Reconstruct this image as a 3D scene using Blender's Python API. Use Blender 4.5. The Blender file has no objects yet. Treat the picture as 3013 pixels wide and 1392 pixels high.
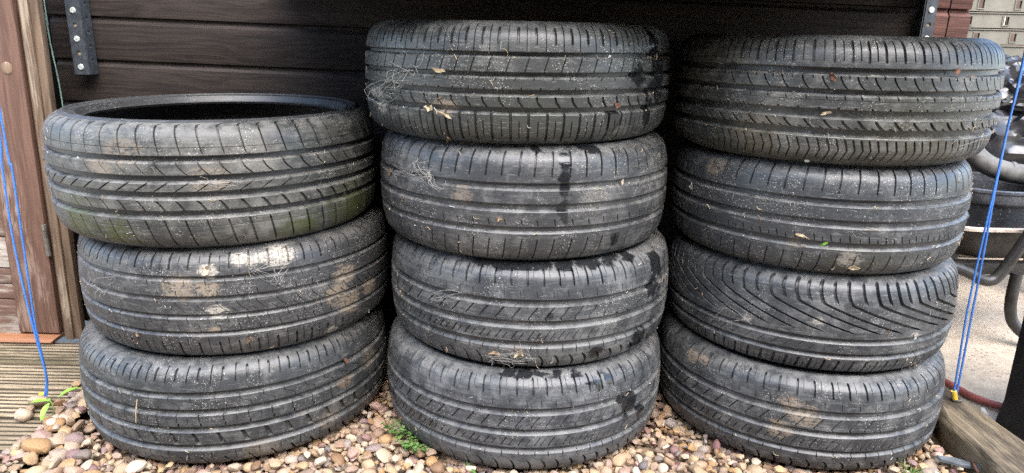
import bpy, bmesh, math, random
import numpy as np
from mathutils import Vector, Matrix, noise as mnoise
R = math.radians
sc = bpy.context.scene
COL = sc.collection
rnd = random.Random(7)

# ------------------------------------------------------------------ camera
CAM_H, PITCH, ROLL = 0.8383, R(15.999), R(1.095)
IW, IH, FPX = 3013.0, 1392.0, 2087.0
cd = bpy.data.cameras.new('camera'); cam = bpy.data.objects.new('camera', cd); COL.objects.link(cam)
cd.sensor_fit = 'HORIZONTAL'; cd.sensor_width = 36; cd.lens = 36*FPX/IW
cd.clip_start = 0.02; cd.clip_end = 500
cam.matrix_world = Matrix.Translation((0, 0, CAM_H)) @ Matrix.Rotation(math.pi/2-PITCH, 4, 'X') @ Matrix.Rotation(ROLL, 4, 'Z')
sc.camera = cam
# ------------------------------------------------------------------ sky, sun, exposure
SUN_EL, SUN_AZ = R(52), R(160)           # azimuth from +Y, clockwise: behind the camera, a little to the right
w = bpy.data.worlds.new('World'); sc.world = w; w.use_nodes = True
nt = w.node_tree; bg = nt.nodes['Background']
sky = nt.nodes.new('ShaderNodeTexSky'); sky.sky_type = 'NISHITA'; sky.sun_disc = False
sky.sun_elevation = SUN_EL; sky.sun_rotation = SUN_AZ; sky.air_density = 1.0; sky.dust_density = 1.5; sky.ozone_density = 1.0
nt.links.new(sky.outputs[0], bg.inputs[0]); bg.inputs[1].default_value = 0.15
sl = bpy.data.lights.new('sun', 'SUN'); so = bpy.data.objects.new('sun', sl); COL.objects.link(so)
sl.energy = 1.4; sl.angle = R(70); sl.color = (1, .975, .94)
sd = Vector((math.sin(SUN_AZ)*math.cos(SUN_EL), math.cos(SUN_AZ)*math.cos(SUN_EL), math.sin(SUN_EL)))
so.rotation_euler = sd.to_track_quat('Z', 'Y').to_euler()
sc.view_settings.view_transform = 'Standard'; sc.view_settings.look = 'None'
sc.view_settings.gamma = 1; sc.view_settings.exposure = 2.6; sc.view_settings.use_curve_mapping = False
sc.cycles.use_denoising = False; sc.cycles.max_bounces = 4; sc.cycles.diffuse_bounces = 2; sc.cycles.glossy_bounces = 2; sc.cycles.transmission_bounces = 2; sc.cycles.caustics_reflective = False; sc.cycles.caustics_refractive = False

# ------------------------------------------------------------------ helpers
def tag(o, label=None, cat=None, group=None, kind=None):
    if label: o['label'] = label
    if cat: o['category'] = cat
    if group: o['group'] = group
    if kind: o['kind'] = kind
    return o
def link(name, data, mat=None, parent=None):
    o = bpy.data.objects.new(name, data); COL.objects.link(o)
    if mat is not None and data is not None and not data.materials: data.materials.append(mat)
    if parent is not None: o.parent = parent
    return o
def empty(name, loc=(0, 0, 0), parent=None):
    o = link(name, None, None, parent); o.location = loc; o.empty_display_size = .05; return o
def finish(me, angle=35):
    me.shade_smooth()
    if angle is not None: me.set_sharp_from_angle(angle=R(angle))
    return me
def bm_mesh(name, bm, angle=35):
    me = bpy.data.meshes.new(name); bmesh.ops.recalc_face_normals(bm, faces=bm.faces); bm.to_mesh(me); bm.free(); return finish(me, angle)
def pd_mesh(name, v, f, angle=35):
    me = bpy.data.meshes.new(name); me.from_pydata([tuple(p) for p in v], [], f); me.update(); return finish(me, angle)
def grid_mesh(name, P, closed=True, uv=None, angle=32, flip=False, closed_v=False):
    """P: (n, m, 3). n wraps when closed, m wraps when closed_v."""
    n, m, _ = P.shape
    a = np.arange(n if closed else n-1); b = np.arange(m if closed_v else m-1)
    A, B = np.meshgrid(a, b, indexing='ij'); A1 = (A+1) % n; B1 = (B+1) % m
    q = np.stack([A*m+B, A1*m+B, A1*m+B1, A*m+B1], -1).reshape(-1, 4)
    if flip: q = q[:, ::-1]
    me = bpy.data.meshes.new(name)
    me.vertices.add(n*m); me.vertices.foreach_set('co', P.reshape(-1).astype(np.float32))
    me.loops.add(q.size); me.loops.foreach_set('vertex_index', q.reshape(-1).astype(np.int32))
    me.polygons.add(len(q)); me.polygons.foreach_set('loop_start', np.arange(0, q.size, 4, dtype=np.int32))
    if uv is not None:
        l = me.uv_layers.new(name='UVMap'); l.data.foreach_set('uv', uv.reshape(-1, 2)[q.reshape(-1)].reshape(-1).astype(np.float32))
    me.update(calc_edges=True); me.validate()
    return finish(me, angle)
def box(bm, x0, x1, y0, y1, z0, z1, bevel=0.0):
    r = bmesh.ops.create_cube(bm, size=1)
    vs = r['verts']
    for v in vs: v.co = Vector(((x0+x1)/2+v.co.x*(x1-x0), (y0+y1)/2+v.co.y*(y1-y0), (z0+z1)/2+v.co.z*(z1-z0)))
    if bevel:
        es = list({e for v in vs for e in v.link_edges})
        bmesh.ops.bevel(bm, geom=es, offset=bevel, segments=2, affect='EDGES', profile=.6)
def boxobj(name, dims, mat, parent=None, bevel=.002):
    """mesh centred on its own middle so that grain follows each piece"""
    x0, x1, y0, y1, z0, z1 = dims; bm = bmesh.new(); c = ((x0+x1)/2, (y0+y1)/2, (z0+z1)/2)
    box(bm, x0-c[0], x1-c[0], y0-c[1], y1-c[1], z0-c[2], z1-c[2], bevel)
    o = link(name, bm_mesh(name, bm), mat, parent); o.location = c; return o
def tube_mesh(name, pts, rad, seg=8, caps=True, sub=6):
    """smooth tube through pts (Catmull-Rom)"""
    P = [Vector(p) for p in pts]; out = []
    if sub > 1 and len(P) > 2:
        Q = [P[0]*2-P[1]]+P+[P[-1]*2-P[-2]]
        for i in range(1, len(Q)-2):
            for k in range(sub):
                t = k/sub; a, b, c, d = Q[i-1:i+3]
                out.append(.5*((2*b)+(c-a)*t+(2*a-5*b+4*c-d)*t*t+(3*b-a-3*c+d)*t**3))
        out.append(P[-1])
    else: out = P
    rads = rad if hasattr(rad, '__len__') else [rad]*len(out)
    if len(rads) != len(out): rads = list(np.interp(np.linspace(0, 1, len(out)), np.linspace(0, 1, len(rads)), rads))
    v, f = [], []; up = Vector((.13, .21, 1)).normalized()
    for i, p in enumerate(out):
        t = (out[min(i+1, len(out)-1)]-out[max(i-1, 0)])
        t = t.normalized() if t.length > 1e-9 else Vector((0, 0, 1))
        s = t.cross(up)
        if s.length < 1e-3: s = t.cross(Vector((1, 0, 0)))
        s.normalize(); n2 = s.cross(t)
        for k in range(seg):
            a = 2*math.pi*k/seg; v.append(p+(s*math.cos(a)+n2*math.sin(a))*rads[i])
    for i in range(len(out)-1):
        for k in range(seg):
            f.append((i*seg+k, i*seg+(k+1) % seg, (i+1)*seg+(k+1) % seg, (i+1)*seg+k))
    if caps: f.append(tuple(range(seg-1, -1, -1))); f.append(tuple((len(out)-1)*seg+k for k in range(seg)))
    return pd_mesh(name, v, f, 50)
def project(P):
    x, y, z = P[0], P[1], P[2]-CAM_H; c, s = math.cos(PITCH), math.sin(PITCH)
    d = y*c-z*s; v = -(y*s+z*c); cr, sr = math.cos(ROLL), math.sin(ROLL)
    return IW/2+FPX*(x*cr-v*sr)/d, IH/2+FPX*(x*sr+v*cr)/d

# ------------------------------------------------------------------ material helpers
class M:
    def __init__(s, name, rough=.6, spec=.5, metal=0.0):
        s.m = bpy.data.materials.new(name); s.m.use_nodes = True; s.nt = s.m.node_tree
        s.b = s.nt.nodes['Principled BSDF']; s.b.inputs['Roughness'].default_value = rough
        s.b.inputs['Specular IOR Level'].default_value = spec; s.b.inputs['Metallic'].default_value = metal
        s.tc = s.node('ShaderNodeTexCoord')
    def node(s, t): return s.nt.nodes.new(t)
    def put(s, sock, v):
        if isinstance(v, bpy.types.NodeSocket): s.nt.links.new(v, sock)
        elif sock.type == 'RGBA' and hasattr(v, '__len__') and len(v) == 3: sock.default_value = (*v, 1)
        else: sock.default_value = v
    def math(s, op, a, b=0.0, clamp=False):
        n = s.node('ShaderNodeMath'); n.operation = op; n.use_clamp = clamp; s.put(n.inputs[0], a); s.put(n.inputs[1], b); return n.outputs[0]
    def vmath(s, op, a, b=None, scale=None):
        n = s.node('ShaderNodeVectorMath'); n.operation = op; s.put(n.inputs[0], a)
        if b is not None: s.put(n.inputs[1], b)
        if scale is not None: s.put(n.inputs['Scale'], scale)
        return n.outputs['Value'] if op in ('DISTANCE', 'LENGTH', 'DOT_PRODUCT') else n.outputs['Vector']
    def noise(s, vec, scale, detail=4, rough=.55, dist=0.0, color=False):
        n = s.node('ShaderNodeTexNoise'); s.put(n.inputs['Vector'], vec); n.inputs['Scale'].default_value = scale
        n.inputs['Detail'].default_value = detail; n.inputs['Roughness'].default_value = rough; n.inputs['Distortion'].default_value = dist
        return n.outputs['Color' if color else 'Fac']
    def voro(s, vec, scale, out='Distance', feature='F1'):
        n = s.node('ShaderNodeTexVoronoi'); n.feature = feature; s.put(n.inputs['Vector'], vec); n.inputs['Scale'].default_value = scale; return n.outputs[out]
    def step(s, v, lo, hi, smooth=True):
        n = s.node('ShaderNodeMapRange'); n.interpolation_type = 'SMOOTHSTEP' if smooth else 'LINEAR'
        s.put(n.inputs['Value'], v); s.put(n.inputs['From Min'], lo); s.put(n.inputs['From Max'], hi); return n.outputs['Result']
    def ramp(s, fac, stops, interp='LINEAR'):
        n = s.node('ShaderNodeValToRGB'); s.put(n.inputs[0], fac); e = n.color_ramp.elements; n.color_ramp.interpolation = interp
        while len(e) < len(stops): e.new(.5)
        for i, (p, c) in enumerate(stops): e[i].position = p; e[i].color = (*c, 1)
        return n.outputs[0]
    def mix(s, fac, a, b, mode='MIX'):
        n = s.node('ShaderNodeMix'); n.data_type = 'RGBA'; n.blend_type = mode
        s.put(n.inputs[0], fac); s.put(n.inputs[6], a); s.put(n.inputs[7], b); return n.outputs[2]
    def map(s, vec, scale=(1, 1, 1), loc=None):
        v = s.vmath('MULTIPLY', vec, scale)
        return s.vmath('ADD', v, loc) if loc is not None else v
    def bump(s, h, strength=.3, dist=.002):
        n = s.node('ShaderNodeBump'); s.put(n.inputs['Height'], h); n.inputs['Strength'].default_value = strength; n.inputs['Distance'].default_value = dist
        s.nt.links.new(n.outputs[0], s.b.inputs['Normal'])
    def color(s, c): s.put(s.b.inputs['Base Color'], c)
    def rough(s, c): s.put(s.b.inputs['Roughness'], c)
    def rand(s):
        n = s.node('ShaderNodeObjectInfo'); return n.outputs['Random']

def wood_mat(name, axis, dark, light, grain=1.0, weather=None, wamt=0.0, rough=.7, bump=.35, spec=.3, dens=1.0):
    a = M(name, rough, spec); r = a.rand()
    off = a.vmath('SCALE', (17.3, 31.7, 23.1), scale=r)
    sc_ = [26.0*dens]*3; sc_[axis] = 1.6*dens
    p = a.vmath('ADD', a.tc.outputs['Object'], off)
    wob = a.noise(p, 3.0, 2, color=True)
    p2 = a.vmath('ADD', p, a.vmath('SCALE', wob, scale=.035))
    kn = [7.0]*3; kn[axis] = 2.2
    kd = a.voro(a.map(p, kn), 1.0)
    knot = a.step(kd, .16, .03)
    warp = a.vmath('SCALE', a.vmath('SUBTRACT', wob, (.5, .5, .5)), scale=a.math('MULTIPLY', a.step(kd, .42, .05), .05))
    p3 = a.map(a.vmath('ADD', p2, warp), sc_)
    g1 = a.noise(p3, 1.0, 3, .55, .4); 
    g1 = a.math('FRACT', a.math('MULTIPLY', g1, 6.0*grain)); g1 = a.math('ABSOLUTE', a.math('SUBTRACT', g1, .5))
    fs = [240.0*dens]*3; fs[axis] = 5.0*dens
    g2 = a.noise(a.map(p2, fs), 1.0, 4, .65)
    mixf = a.math('ADD', a.math('MULTIPLY', g1, .9), a.math('MULTIPLY', a.math('SUBTRACT', g2, .35), .9), clamp=True)
    c = a.mix(mixf, dark, light)
    c = a.mix(a.math('MULTIPLY', knot, .75), c, tuple(x*.45 for x in dark))
    if weather is not None:
        ws = [9.0]*3; ws[axis] = 2.0
        wn = a.noise(a.map(p, ws), 1.0, 5, .7)
        c = a.mix(a.math('MULTIPLY', a.step(a.math('ADD', wn, a.math('MULTIPLY', g2, .3)), .74-wamt*.35, .86-wamt*.3), .9), c, weather)
    tone = a.math('ADD', .82, a.math('MULTIPLY', r, .36))
    c = a.mix(1.0, c, a.vmath('SCALE', (1, 1, 1), scale=tone), 'MULTIPLY')
    a.color(c); a.bump(a.math('ADD', g2, a.math('MULTIPLY', g1, .5)), bump, .0015)
    return a.m

# ------------------------------------------------------------------ tyre data (fitted): centre x, y, z, radius, width
TY = {'L3': (-0.6255, 1.5275, 0.1133, 0.3302, 0.2266), 'L2': (-0.6081, 1.5389, 0.3368, 0.3248, 0.2204), 'L1': (-0.6317, 1.5292, 0.5642, 0.3281, 0.2345),
      'M4': (0.0322, 1.5124, 0.1075, 0.3126, 0.2150), 'M3': (0.0407, 1.5261, 0.3222, 0.3084, 0.2144), 'M2': (0.0223, 1.5317, 0.5380, 0.3083, 0.2173), 'M1': (0.0047, 1.5360, 0.7528, 0.3158, 0.2124),
      'R4': (0.6639, 1.5262, 0.1029, 0.3081, 0.2058), 'R3': (0.6693, 1.5420, 0.3067, 0.3021, 0.2019), 'R2': (0.6593, 1.5409, 0.5134, 0.2994, 0.2115), 'R1': (0.6591, 1.5419, 0.7322, 0.3150, 0.2265)}
HALF = [(.034, .482), (.026, .466), (.019, .445), (.0135, .42), (.0095, .385), (.0065, .34), (.0035, .26), (.001, .13), (0, 0)]
class Profile:
    def __init__(s, Rr, W):
        pts = np.array([(Rr-d, z*W) for d, z in HALF]+[(Rr-d, -z*W) for d, z in HALF[-2::-1]])
        # smooth the polyline
        for _ in range(2):
            q = [pts[0]]
            for i in range(len(pts)-1): q += [pts[i]*.75+pts[i+1]*.25, pts[i]*.25+pts[i+1]*.75]
            q.append(pts[-1]); pts = np.array(q)
        L = np.r_[0, np.cumsum(np.hypot(*np.diff(pts, axis=0).T))]
        s.L = L[-1]; s.l = L/L[-1]; s.p = pts
        d = np.gradient(pts, axis=0); n = np.stack([-d[:, 1], d[:, 0]], 1); s.n = n/np.linalg.norm(n, axis=1, keepdims=True)
        if s.n[len(pts)//2, 0] < 0: s.n = -s.n
    def at(s, t, depth=0.0):
        t = np.asarray(t, float)
        r = np.interp(t, s.l, s.p[:, 0]); z = np.interp(t, s.l, s.p[:, 1])
        nr = np.interp(t, s.l, s.n[:, 0]); nz = np.interp(t, s.l, s.n[:, 1])
        return r-nr*depth, z-nz*depth
PROF = {k: Profile(v[3], v[4]) for k, v in TY.items()}
_sg = {}
def on_tyre(k, dx, dy, lift=0.0):
    """world point, outward normal, angle on tyre k seen at photo display pixel (2576 wide)"""
    px, py = dx*IW/2576, dy*IW/2576
    cx, cy, cz, Rr, W = TY[k]; pf = PROF[k]
    if k not in _sg:
        th = np.linspace(math.pi*.98, 2.02*math.pi, 500); t = np.linspace(0, 1, 220); r, z = pf.at(t)
        X = cx+r[None]*np.cos(th)[:, None]; Y = cy+r[None]*np.sin(th)[:, None]; Z = cz+np.broadcast_to(z[None], X.shape)
        _sg[k] = (th, t, *project((X, Y, Z)))
    th, t, U, V = _sg[k]
    i, j = np.unravel_index(((U-px)**2+(V-py)**2).argmin(), U.shape)
    a, tt = th[i], t[j]; r, z = pf.at(tt, -lift); nr = np.interp(tt, pf.l, pf.n[:, 0]); nz = np.interp(tt, pf.l, pf.n[:, 1])
    return Vector((cx+r*math.cos(a), cy+r*math.sin(a), cz+z)), Vector((nr*math.cos(a), nr*math.sin(a), nz)), a

def rubber(name, k, tint=(1, 1, 1), dust=.5, seed=0, mud=(), algae=(), wet=(), specks=.5, gloss=.0, lit_dust=.50):
    a = M(name, .55, .5)
    ob = a.tc.outputs['Object']; uv = a.tc.outputs['UV']
    so_ = a.vmath('ADD', ob, (seed*3.1, seed*1.7, seed*2.3)); su = a.vmath('ADD', uv, (seed*1.3, seed*.7, 0))
    n1 = a.noise(so_, 7, 3, .6); n2 = a.noise(a.map(su, (9, 130, 1)), 1.0, 3, .6); n3 = a.noise(so_, 260, 2, .6); vn = a.noise(so_, 16, 2, .6); n4 = a.noise(so_, 38, 4, .65, .3); n5 = a.noise(a.map(su, (60, 190, 1)), 1.0, 2, .6)
    scr = a.noise(a.map(su, (34, 260, 1)), 1.0, 2, .5, .8)
    f = a.math('ADD', a.math('MULTIPLY', n1, .55), a.math('ADD', a.math('MULTIPLY', n2, .35), a.math('MULTIPLY', n4, .65)))
    d = a.step(f, .98-dust*.55, 1.30-dust*.45)
    dk = tuple(.036*x for x in (.95*tint[0], 1.0*tint[1], 1.03*tint[2]))
    dl = tuple(.135*x for x in (1.02*tint[0], 1.0*tint[1], .94*tint[2]))
    c = a.mix(d, dk, dl)
    c = a.mix(a.math('MULTIPLY', a.step(scr, .60, .70), .38), c, (.20, .20, .185))
    c = a.mix(a.math('MULTIPLY', a.step(n3, .5, .75), .3), c, (.012, .013, .014))
    rg = a.math('ADD', .40-gloss*.12, a.math('MULTIPLY', d, .26))
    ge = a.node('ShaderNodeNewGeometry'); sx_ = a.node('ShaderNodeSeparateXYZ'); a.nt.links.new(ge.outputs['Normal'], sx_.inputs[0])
    c = a.mix(a.math('MULTIPLY', a.step(sx_.outputs['Z'], .30, .85), a.math('MULTIPLY', a.step(n4, .30, .65), lit_dust)), c, (.17, .165, .15))   # settled dust on up-facing ledges, also painting in their sky-lit lips
    # pale grit
    for sc_, th, am in ((170, .21, .8), (330, .24, .75)):
        vd = a.voro(so_, sc_)
        m = a.math('MULTIPLY', a.step(vd, th, th*.55), a.step(vn, .52-specks*.14, .68-specks*.14))
        c = a.mix(a.math('MULTIPLY', m, am), c, (.42, .40, .35))
    smear = a.math('ADD', a.math('MULTIPLY', a.math('SUBTRACT', n4, .5), 2.0), a.math('ADD', a.math('MULTIPLY', a.math('SUBTRACT', n2, .5), 1.5), a.math('MULTIPLY', a.math('SUBTRACT', n5, .5), 1.3)))
    def field(spots):
        f_ = None; nonlocal_smear = smear
        for (dx, dy, rad, zs) in spots:
            p, n, _ = on_tyre(k, dx, dy); q = p-Vector(TY[k][:3])
            dv = a.vmath('MULTIPLY', a.vmath('SUBTRACT', ob, tuple(q)), (1/rad, 1/rad, zs/rad)); e = a.vmath('LENGTH', dv)
            f_ = e if f_ is None else a.math('MINIMUM', f_, e)
        return a.math('ADD', f_, nonlocal_smear)
    for colr in {x[3] for x in mud}:
        sp = [x for x in mud if x[3] == colr]; am = sum(x[4] for x in sp)/len(sp)
        m = a.step(field([(x[0], x[1], x[2]*1.1, 1.3) for x in sp]), 1.02, .66)
        m = a.math('MULTIPLY', m, a.math('MULTIPLY', a.step(n3, .28, .50), a.step(a.math('ADD', n5, a.math('MULTIPLY', n4, .6)), .58, .80)))
        c = a.mix(a.math('MULTIPLY', m, am), c, a.mix(n4, tuple(x*.6 for x in colr), colr)); rg = a.math('ADD', rg, a.math('MULTIPLY', m, .2), clamp=True)
    for colr in {x[3] for x in algae}:
        sp = [x for x in algae if x[3] == colr]; am = sum(x[4] for x in sp)/len(sp)
        m = a.step(field([(x[0], x[1], x[2], 1.2) for x in sp]), 1.2, .0)
        c = a.mix(a.math('MULTIPLY', m, am), c, colr)
    if wet:
        sm0 = smear; smear = a.math('ADD', a.math('MULTIPLY', a.math('SUBTRACT', n4, .5), 2.6), a.math('MULTIPLY', a.math('SUBTRACT', n1, .5), 1.2))
        m = a.step(field([(x[0], x[1], x[2], x[3]) for x in wet]), .95, .55); smear = sm0
        c = a.mix(a.math('MULTIPLY', m, .9), c, (.008, .009, .010)); rg = a.mix(m, rg, (.07, .07, .07))
    a.color(c); a.rough(rg)
    a.bump(a.math('ADD', a.math('MULTIPLY', n3, .6), a.math('ADD', n2, n4)), .28, .0012)
    return a.m

def pitches(N, seed):
    r = random.Random(seed); L = [r.choice((.88, 1.0, 1.0, 1.13)) for _ in range(N)]; s = sum(L); c = np.cumsum([0]+L)/s
    return c
def rib_mesh(name, k, t0, t1, N, seed, path=lambda l: 0*l, sipes=(), circ=(), D=.006, phase=0.0, shoulder=None, rows=8):
    """one tread rib; columns follow the sipe path so every cut is real and crisp.
    sipes: (offset in pitch, width mm, from, to, depth mm[, taper])   circ: (place, width mm, depth mm)"""
    Rr = TY[k][3]; pf = PROF[k]; C = 2*math.pi*Rr; Lr = (t1-t0)*pf.L
    pc = pitches(N, seed)*C
    ls = set(np.linspace(0, 1, rows+1).tolist())
    for s_ in sipes:
        for e in (s_[2], s_[3]):
            for q in (e-.03, e+.03):
                if 0 < q < 1: ls.add(round(q, 4))
    for (cl, cw, cdp) in circ:
        h = cw*.0005/Lr
        for q in (cl-h*1.6, cl-h*.7, cl+h*.7, cl+h*1.6): ls.add(round(q, 5))
    eb = min(.0012/Lr, .1); ls.add(eb); ls.add(1-eb)
    l = np.array(sorted(x for x in ls if 0 <= x <= 1)); t = t0+(t1-t0)*l
    pth = path(l); slope = np.gradient(pth, l*Lr) if len(l) > 2 else 0*l
    stretch = np.sqrt(1+np.clip(slope, -4.5, 4.5)**2)
    base = np.zeros(len(l))
    lip = .0009
    if shoulder != 'top': base[0] = lip
    if shoulder != 'bottom': base[-1] = lip
    for (cl, cw, cdp) in circ:
        h = cw*.0005/Lr; base = np.maximum(base, np.where(np.abs(l-cl) <= h*.75, cdp*.001, 0))
    cols_u, cols_d = [], []           # each: array over rows
    ends = [0.0]
    for i in range(N):
        p0, pl = pc[i], pc[i+1]-pc[i]; items = []
        for s_ in sorted(sipes):
            off, wd, a_, b_, dp = s_[:5]
            cc = p0+(off)*pl
            up = np.clip((l-a_)/.04+.5, 0, 1) if a_ > 0 else np.ones_like(l)
            dn = np.clip((b_-l)/.04+.5, 0, 1) if b_ < 1 else np.ones_like(l)
            tp = s_[5] if len(s_) > 5 else 0.0
            act = np.minimum(up, dn); dep = act*dp*.0019
            fr = np.clip((l-a_)/max(b_-a_, 1e-3), 0, 1)
            hw = wd*.00088*stretch*(1-tp*fr)*(.12+.88*act)
            items.append((cc, hw, dep))
        prev = p0
        for j, (cc, hw, dep) in enumerate(items):
            gap = cc-prev
            for q in np.linspace(prev, cc, 3 if gap > .012 else 2)[(0 if j == 0 else 1):-1]:
                cols_u.append(np.full_like(l, q)+0*l); cols_d.append(0*l)
            cols_u += [cc-hw, cc-hw*.62, cc+hw*.62, cc+hw]; cols_d += [0*l, dep, dep, 0*l]
            prev = cc
        nxt = pc[i+1]; gap = nxt-prev
        for q in np.linspace(prev, nxt, max(3, int(gap/.009)))[1 if items else 0:-1]:
            cols_u.append(np.full_like(l, q)); cols_d.append(0*l)
    U = np.array(cols_u); Dp = np.array(cols_d)
    U = np.maximum.accumulate(U, axis=0)
    U = U+pth[None]+phase
    Dp = np.maximum(Dp, base[None])
    tt = np.broadcast_to(t, U.shape).copy()
    # walls down into the grooves
    Dw = D+.0012
    if shoulder != 'top':
        U = np.c_[U[:, :1], U]; Dp = np.c_[np.full((len(U), 1), Dw), Dp]; tt = np.c_[tt[:, :1]-.0037/pf.L, tt]
    if shoulder != 'bottom':
        U = np.c_[U, U[:, -1:]]; Dp = np.c_[Dp, np.full((len(U), 1), Dw)]; tt = np.c_[tt, tt[:, -1:]+.0006/pf.L]
    r, z = pf.at(tt, Dp); th = -math.pi/2+U/Rr
    P = np.stack([r*np.cos(th), r*np.sin(th), z], -1)
    uv = np.stack([U, tt*pf.L], -1)
    return grid_mesh(name, P, True, uv, 34, flip=True)
def carcass_mesh(k, D, seg=160, rb=.212):
    cx, cy, cz, Rr, W = TY[k]; pf = PROF[k]
    t = np.r_[0, .012, np.linspace(.03, .97, 27), .988, 1]; dep = np.r_[0.0003, D*.55, np.full(27, D), D*.55, 0.0003]
    r, z = pf.at(t, dep); outer = list(zip(r, z))
    so_, sp = Rr-.036, Rr-.036-rb
    fr_ = [(1, .4855), (.97, .488), (.91, .4945), (.875, .4935), (.85, .497), (.76, .499), (.68, .4975), (.645, .4935), (.62, .4945), (.60, .490), (.22, .474), (.185, .478), (.14, .468), (.06, .455), (.01, .44)]
    side = [(rb+sp*f_, z_) for f_, z_ in fr_]+[(rb-.004, .42), (rb-.002, .40), (rb+.008, .392)]
    inner = [(rb+.018, .405), (Rr-.05, .42), (Rr-.030, .38), (Rr-.022, .30), (Rr-.018, .15)]
    loop = outer+[(a, -b*W) for a, b in side+inner]+[(Rr-.018, 0)]+[(a, b*W) for a, b in (side+inner)[::-1]]
    loop = np.array(loop)
    th = -math.pi/2+np.linspace(0, 2*math.pi, seg, endpoint=False)
    P = np.stack([loop[None, :, 0]*np.cos(th)[:, None], loop[None, :, 0]*np.sin(th)[:, None], np.broadcast_to(loop[None, :, 1], (seg, len(loop)))], -1)
    arc = np.r_[0, np.cumsum(np.hypot(*np.diff(loop, axis=0).T))]
    uv = np.stack(np.broadcast_arrays((th*Rr)[:, None], arc[None]), -1)
    return grid_mesh('carcass', P, True, uv, 40, flip=True, closed_v=True)

# paths (metres along the circumference; + is to the viewer's right), l = 0 top of rib .. 1 bottom
st = lambda l, a, b: np.clip((l-a)/(b-a), 0, 1)**2*(3-2*np.clip((l-a)/(b-a), 0, 1))
def lin(k): return lambda l: k*l
def hook(top, bot, h=.14): return lambda l: top*(1-np.clip(l/h, 0, 1))**1.5+bot*l**2
def bend(a, m=.5): return lambda l: np.where(l < m, 0.12*a*l/m, .12*a+.88*a*(l-m)/(1-m))
def sway(a): return lambda l: a*st(l, .3, .7)
def chev(a): return lambda l: a*(1-np.abs(2*l-.75))
def arrow(a): return lambda l: np.where(l < .86, -a*l, -a*.86+a*1.3*(l-.86))
def sweep(l):
    k = .46
    return np.where(l < k, -.008*np.sin(l/k*math.pi), .190*((l-k)/(1-k))**1.12)

DK = 1.45
def ribs_for(g):        # groove list -> rib intervals
    e = [0]+[x for ab in g for x in ab]+[1]; return [(e[i], e[i+1]) for i in range(0, len(e), 2)]
WORN3 = lambda N: dict(N=N, D=.0042)
def cont3(N, D, top=.17, g=None):   # three-groove touring tread of M3, M4, R4
    return dict(N=N, D=D, g=g, ribs=[
        dict(path=hook(0, .0035), sipes=[(.25, 2.7, .13, .66, 3.2, .15), (.62, .7, .1, .45, 1.2), (.8, .8, .76, .97, 1.2)]),
        dict(path=arrow(.022), sipes=[(.4, 1.6, .06, .97, 2.8)], circ=[(.72, 1.0, 1.0)]),
        dict(path=arrow(.018), sipes=[(.2, 1.4, .2, .96, 2.4), (.65, 1.2, .35, .92, 2.0)]),
        dict(path=lambda l: .013*st(l, .1, .5)-.002*l, sipes=[(.5, 2.9, .26, .95, 3.4), (.12, 1.2, -.1, .16, 2.4)])])
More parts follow.
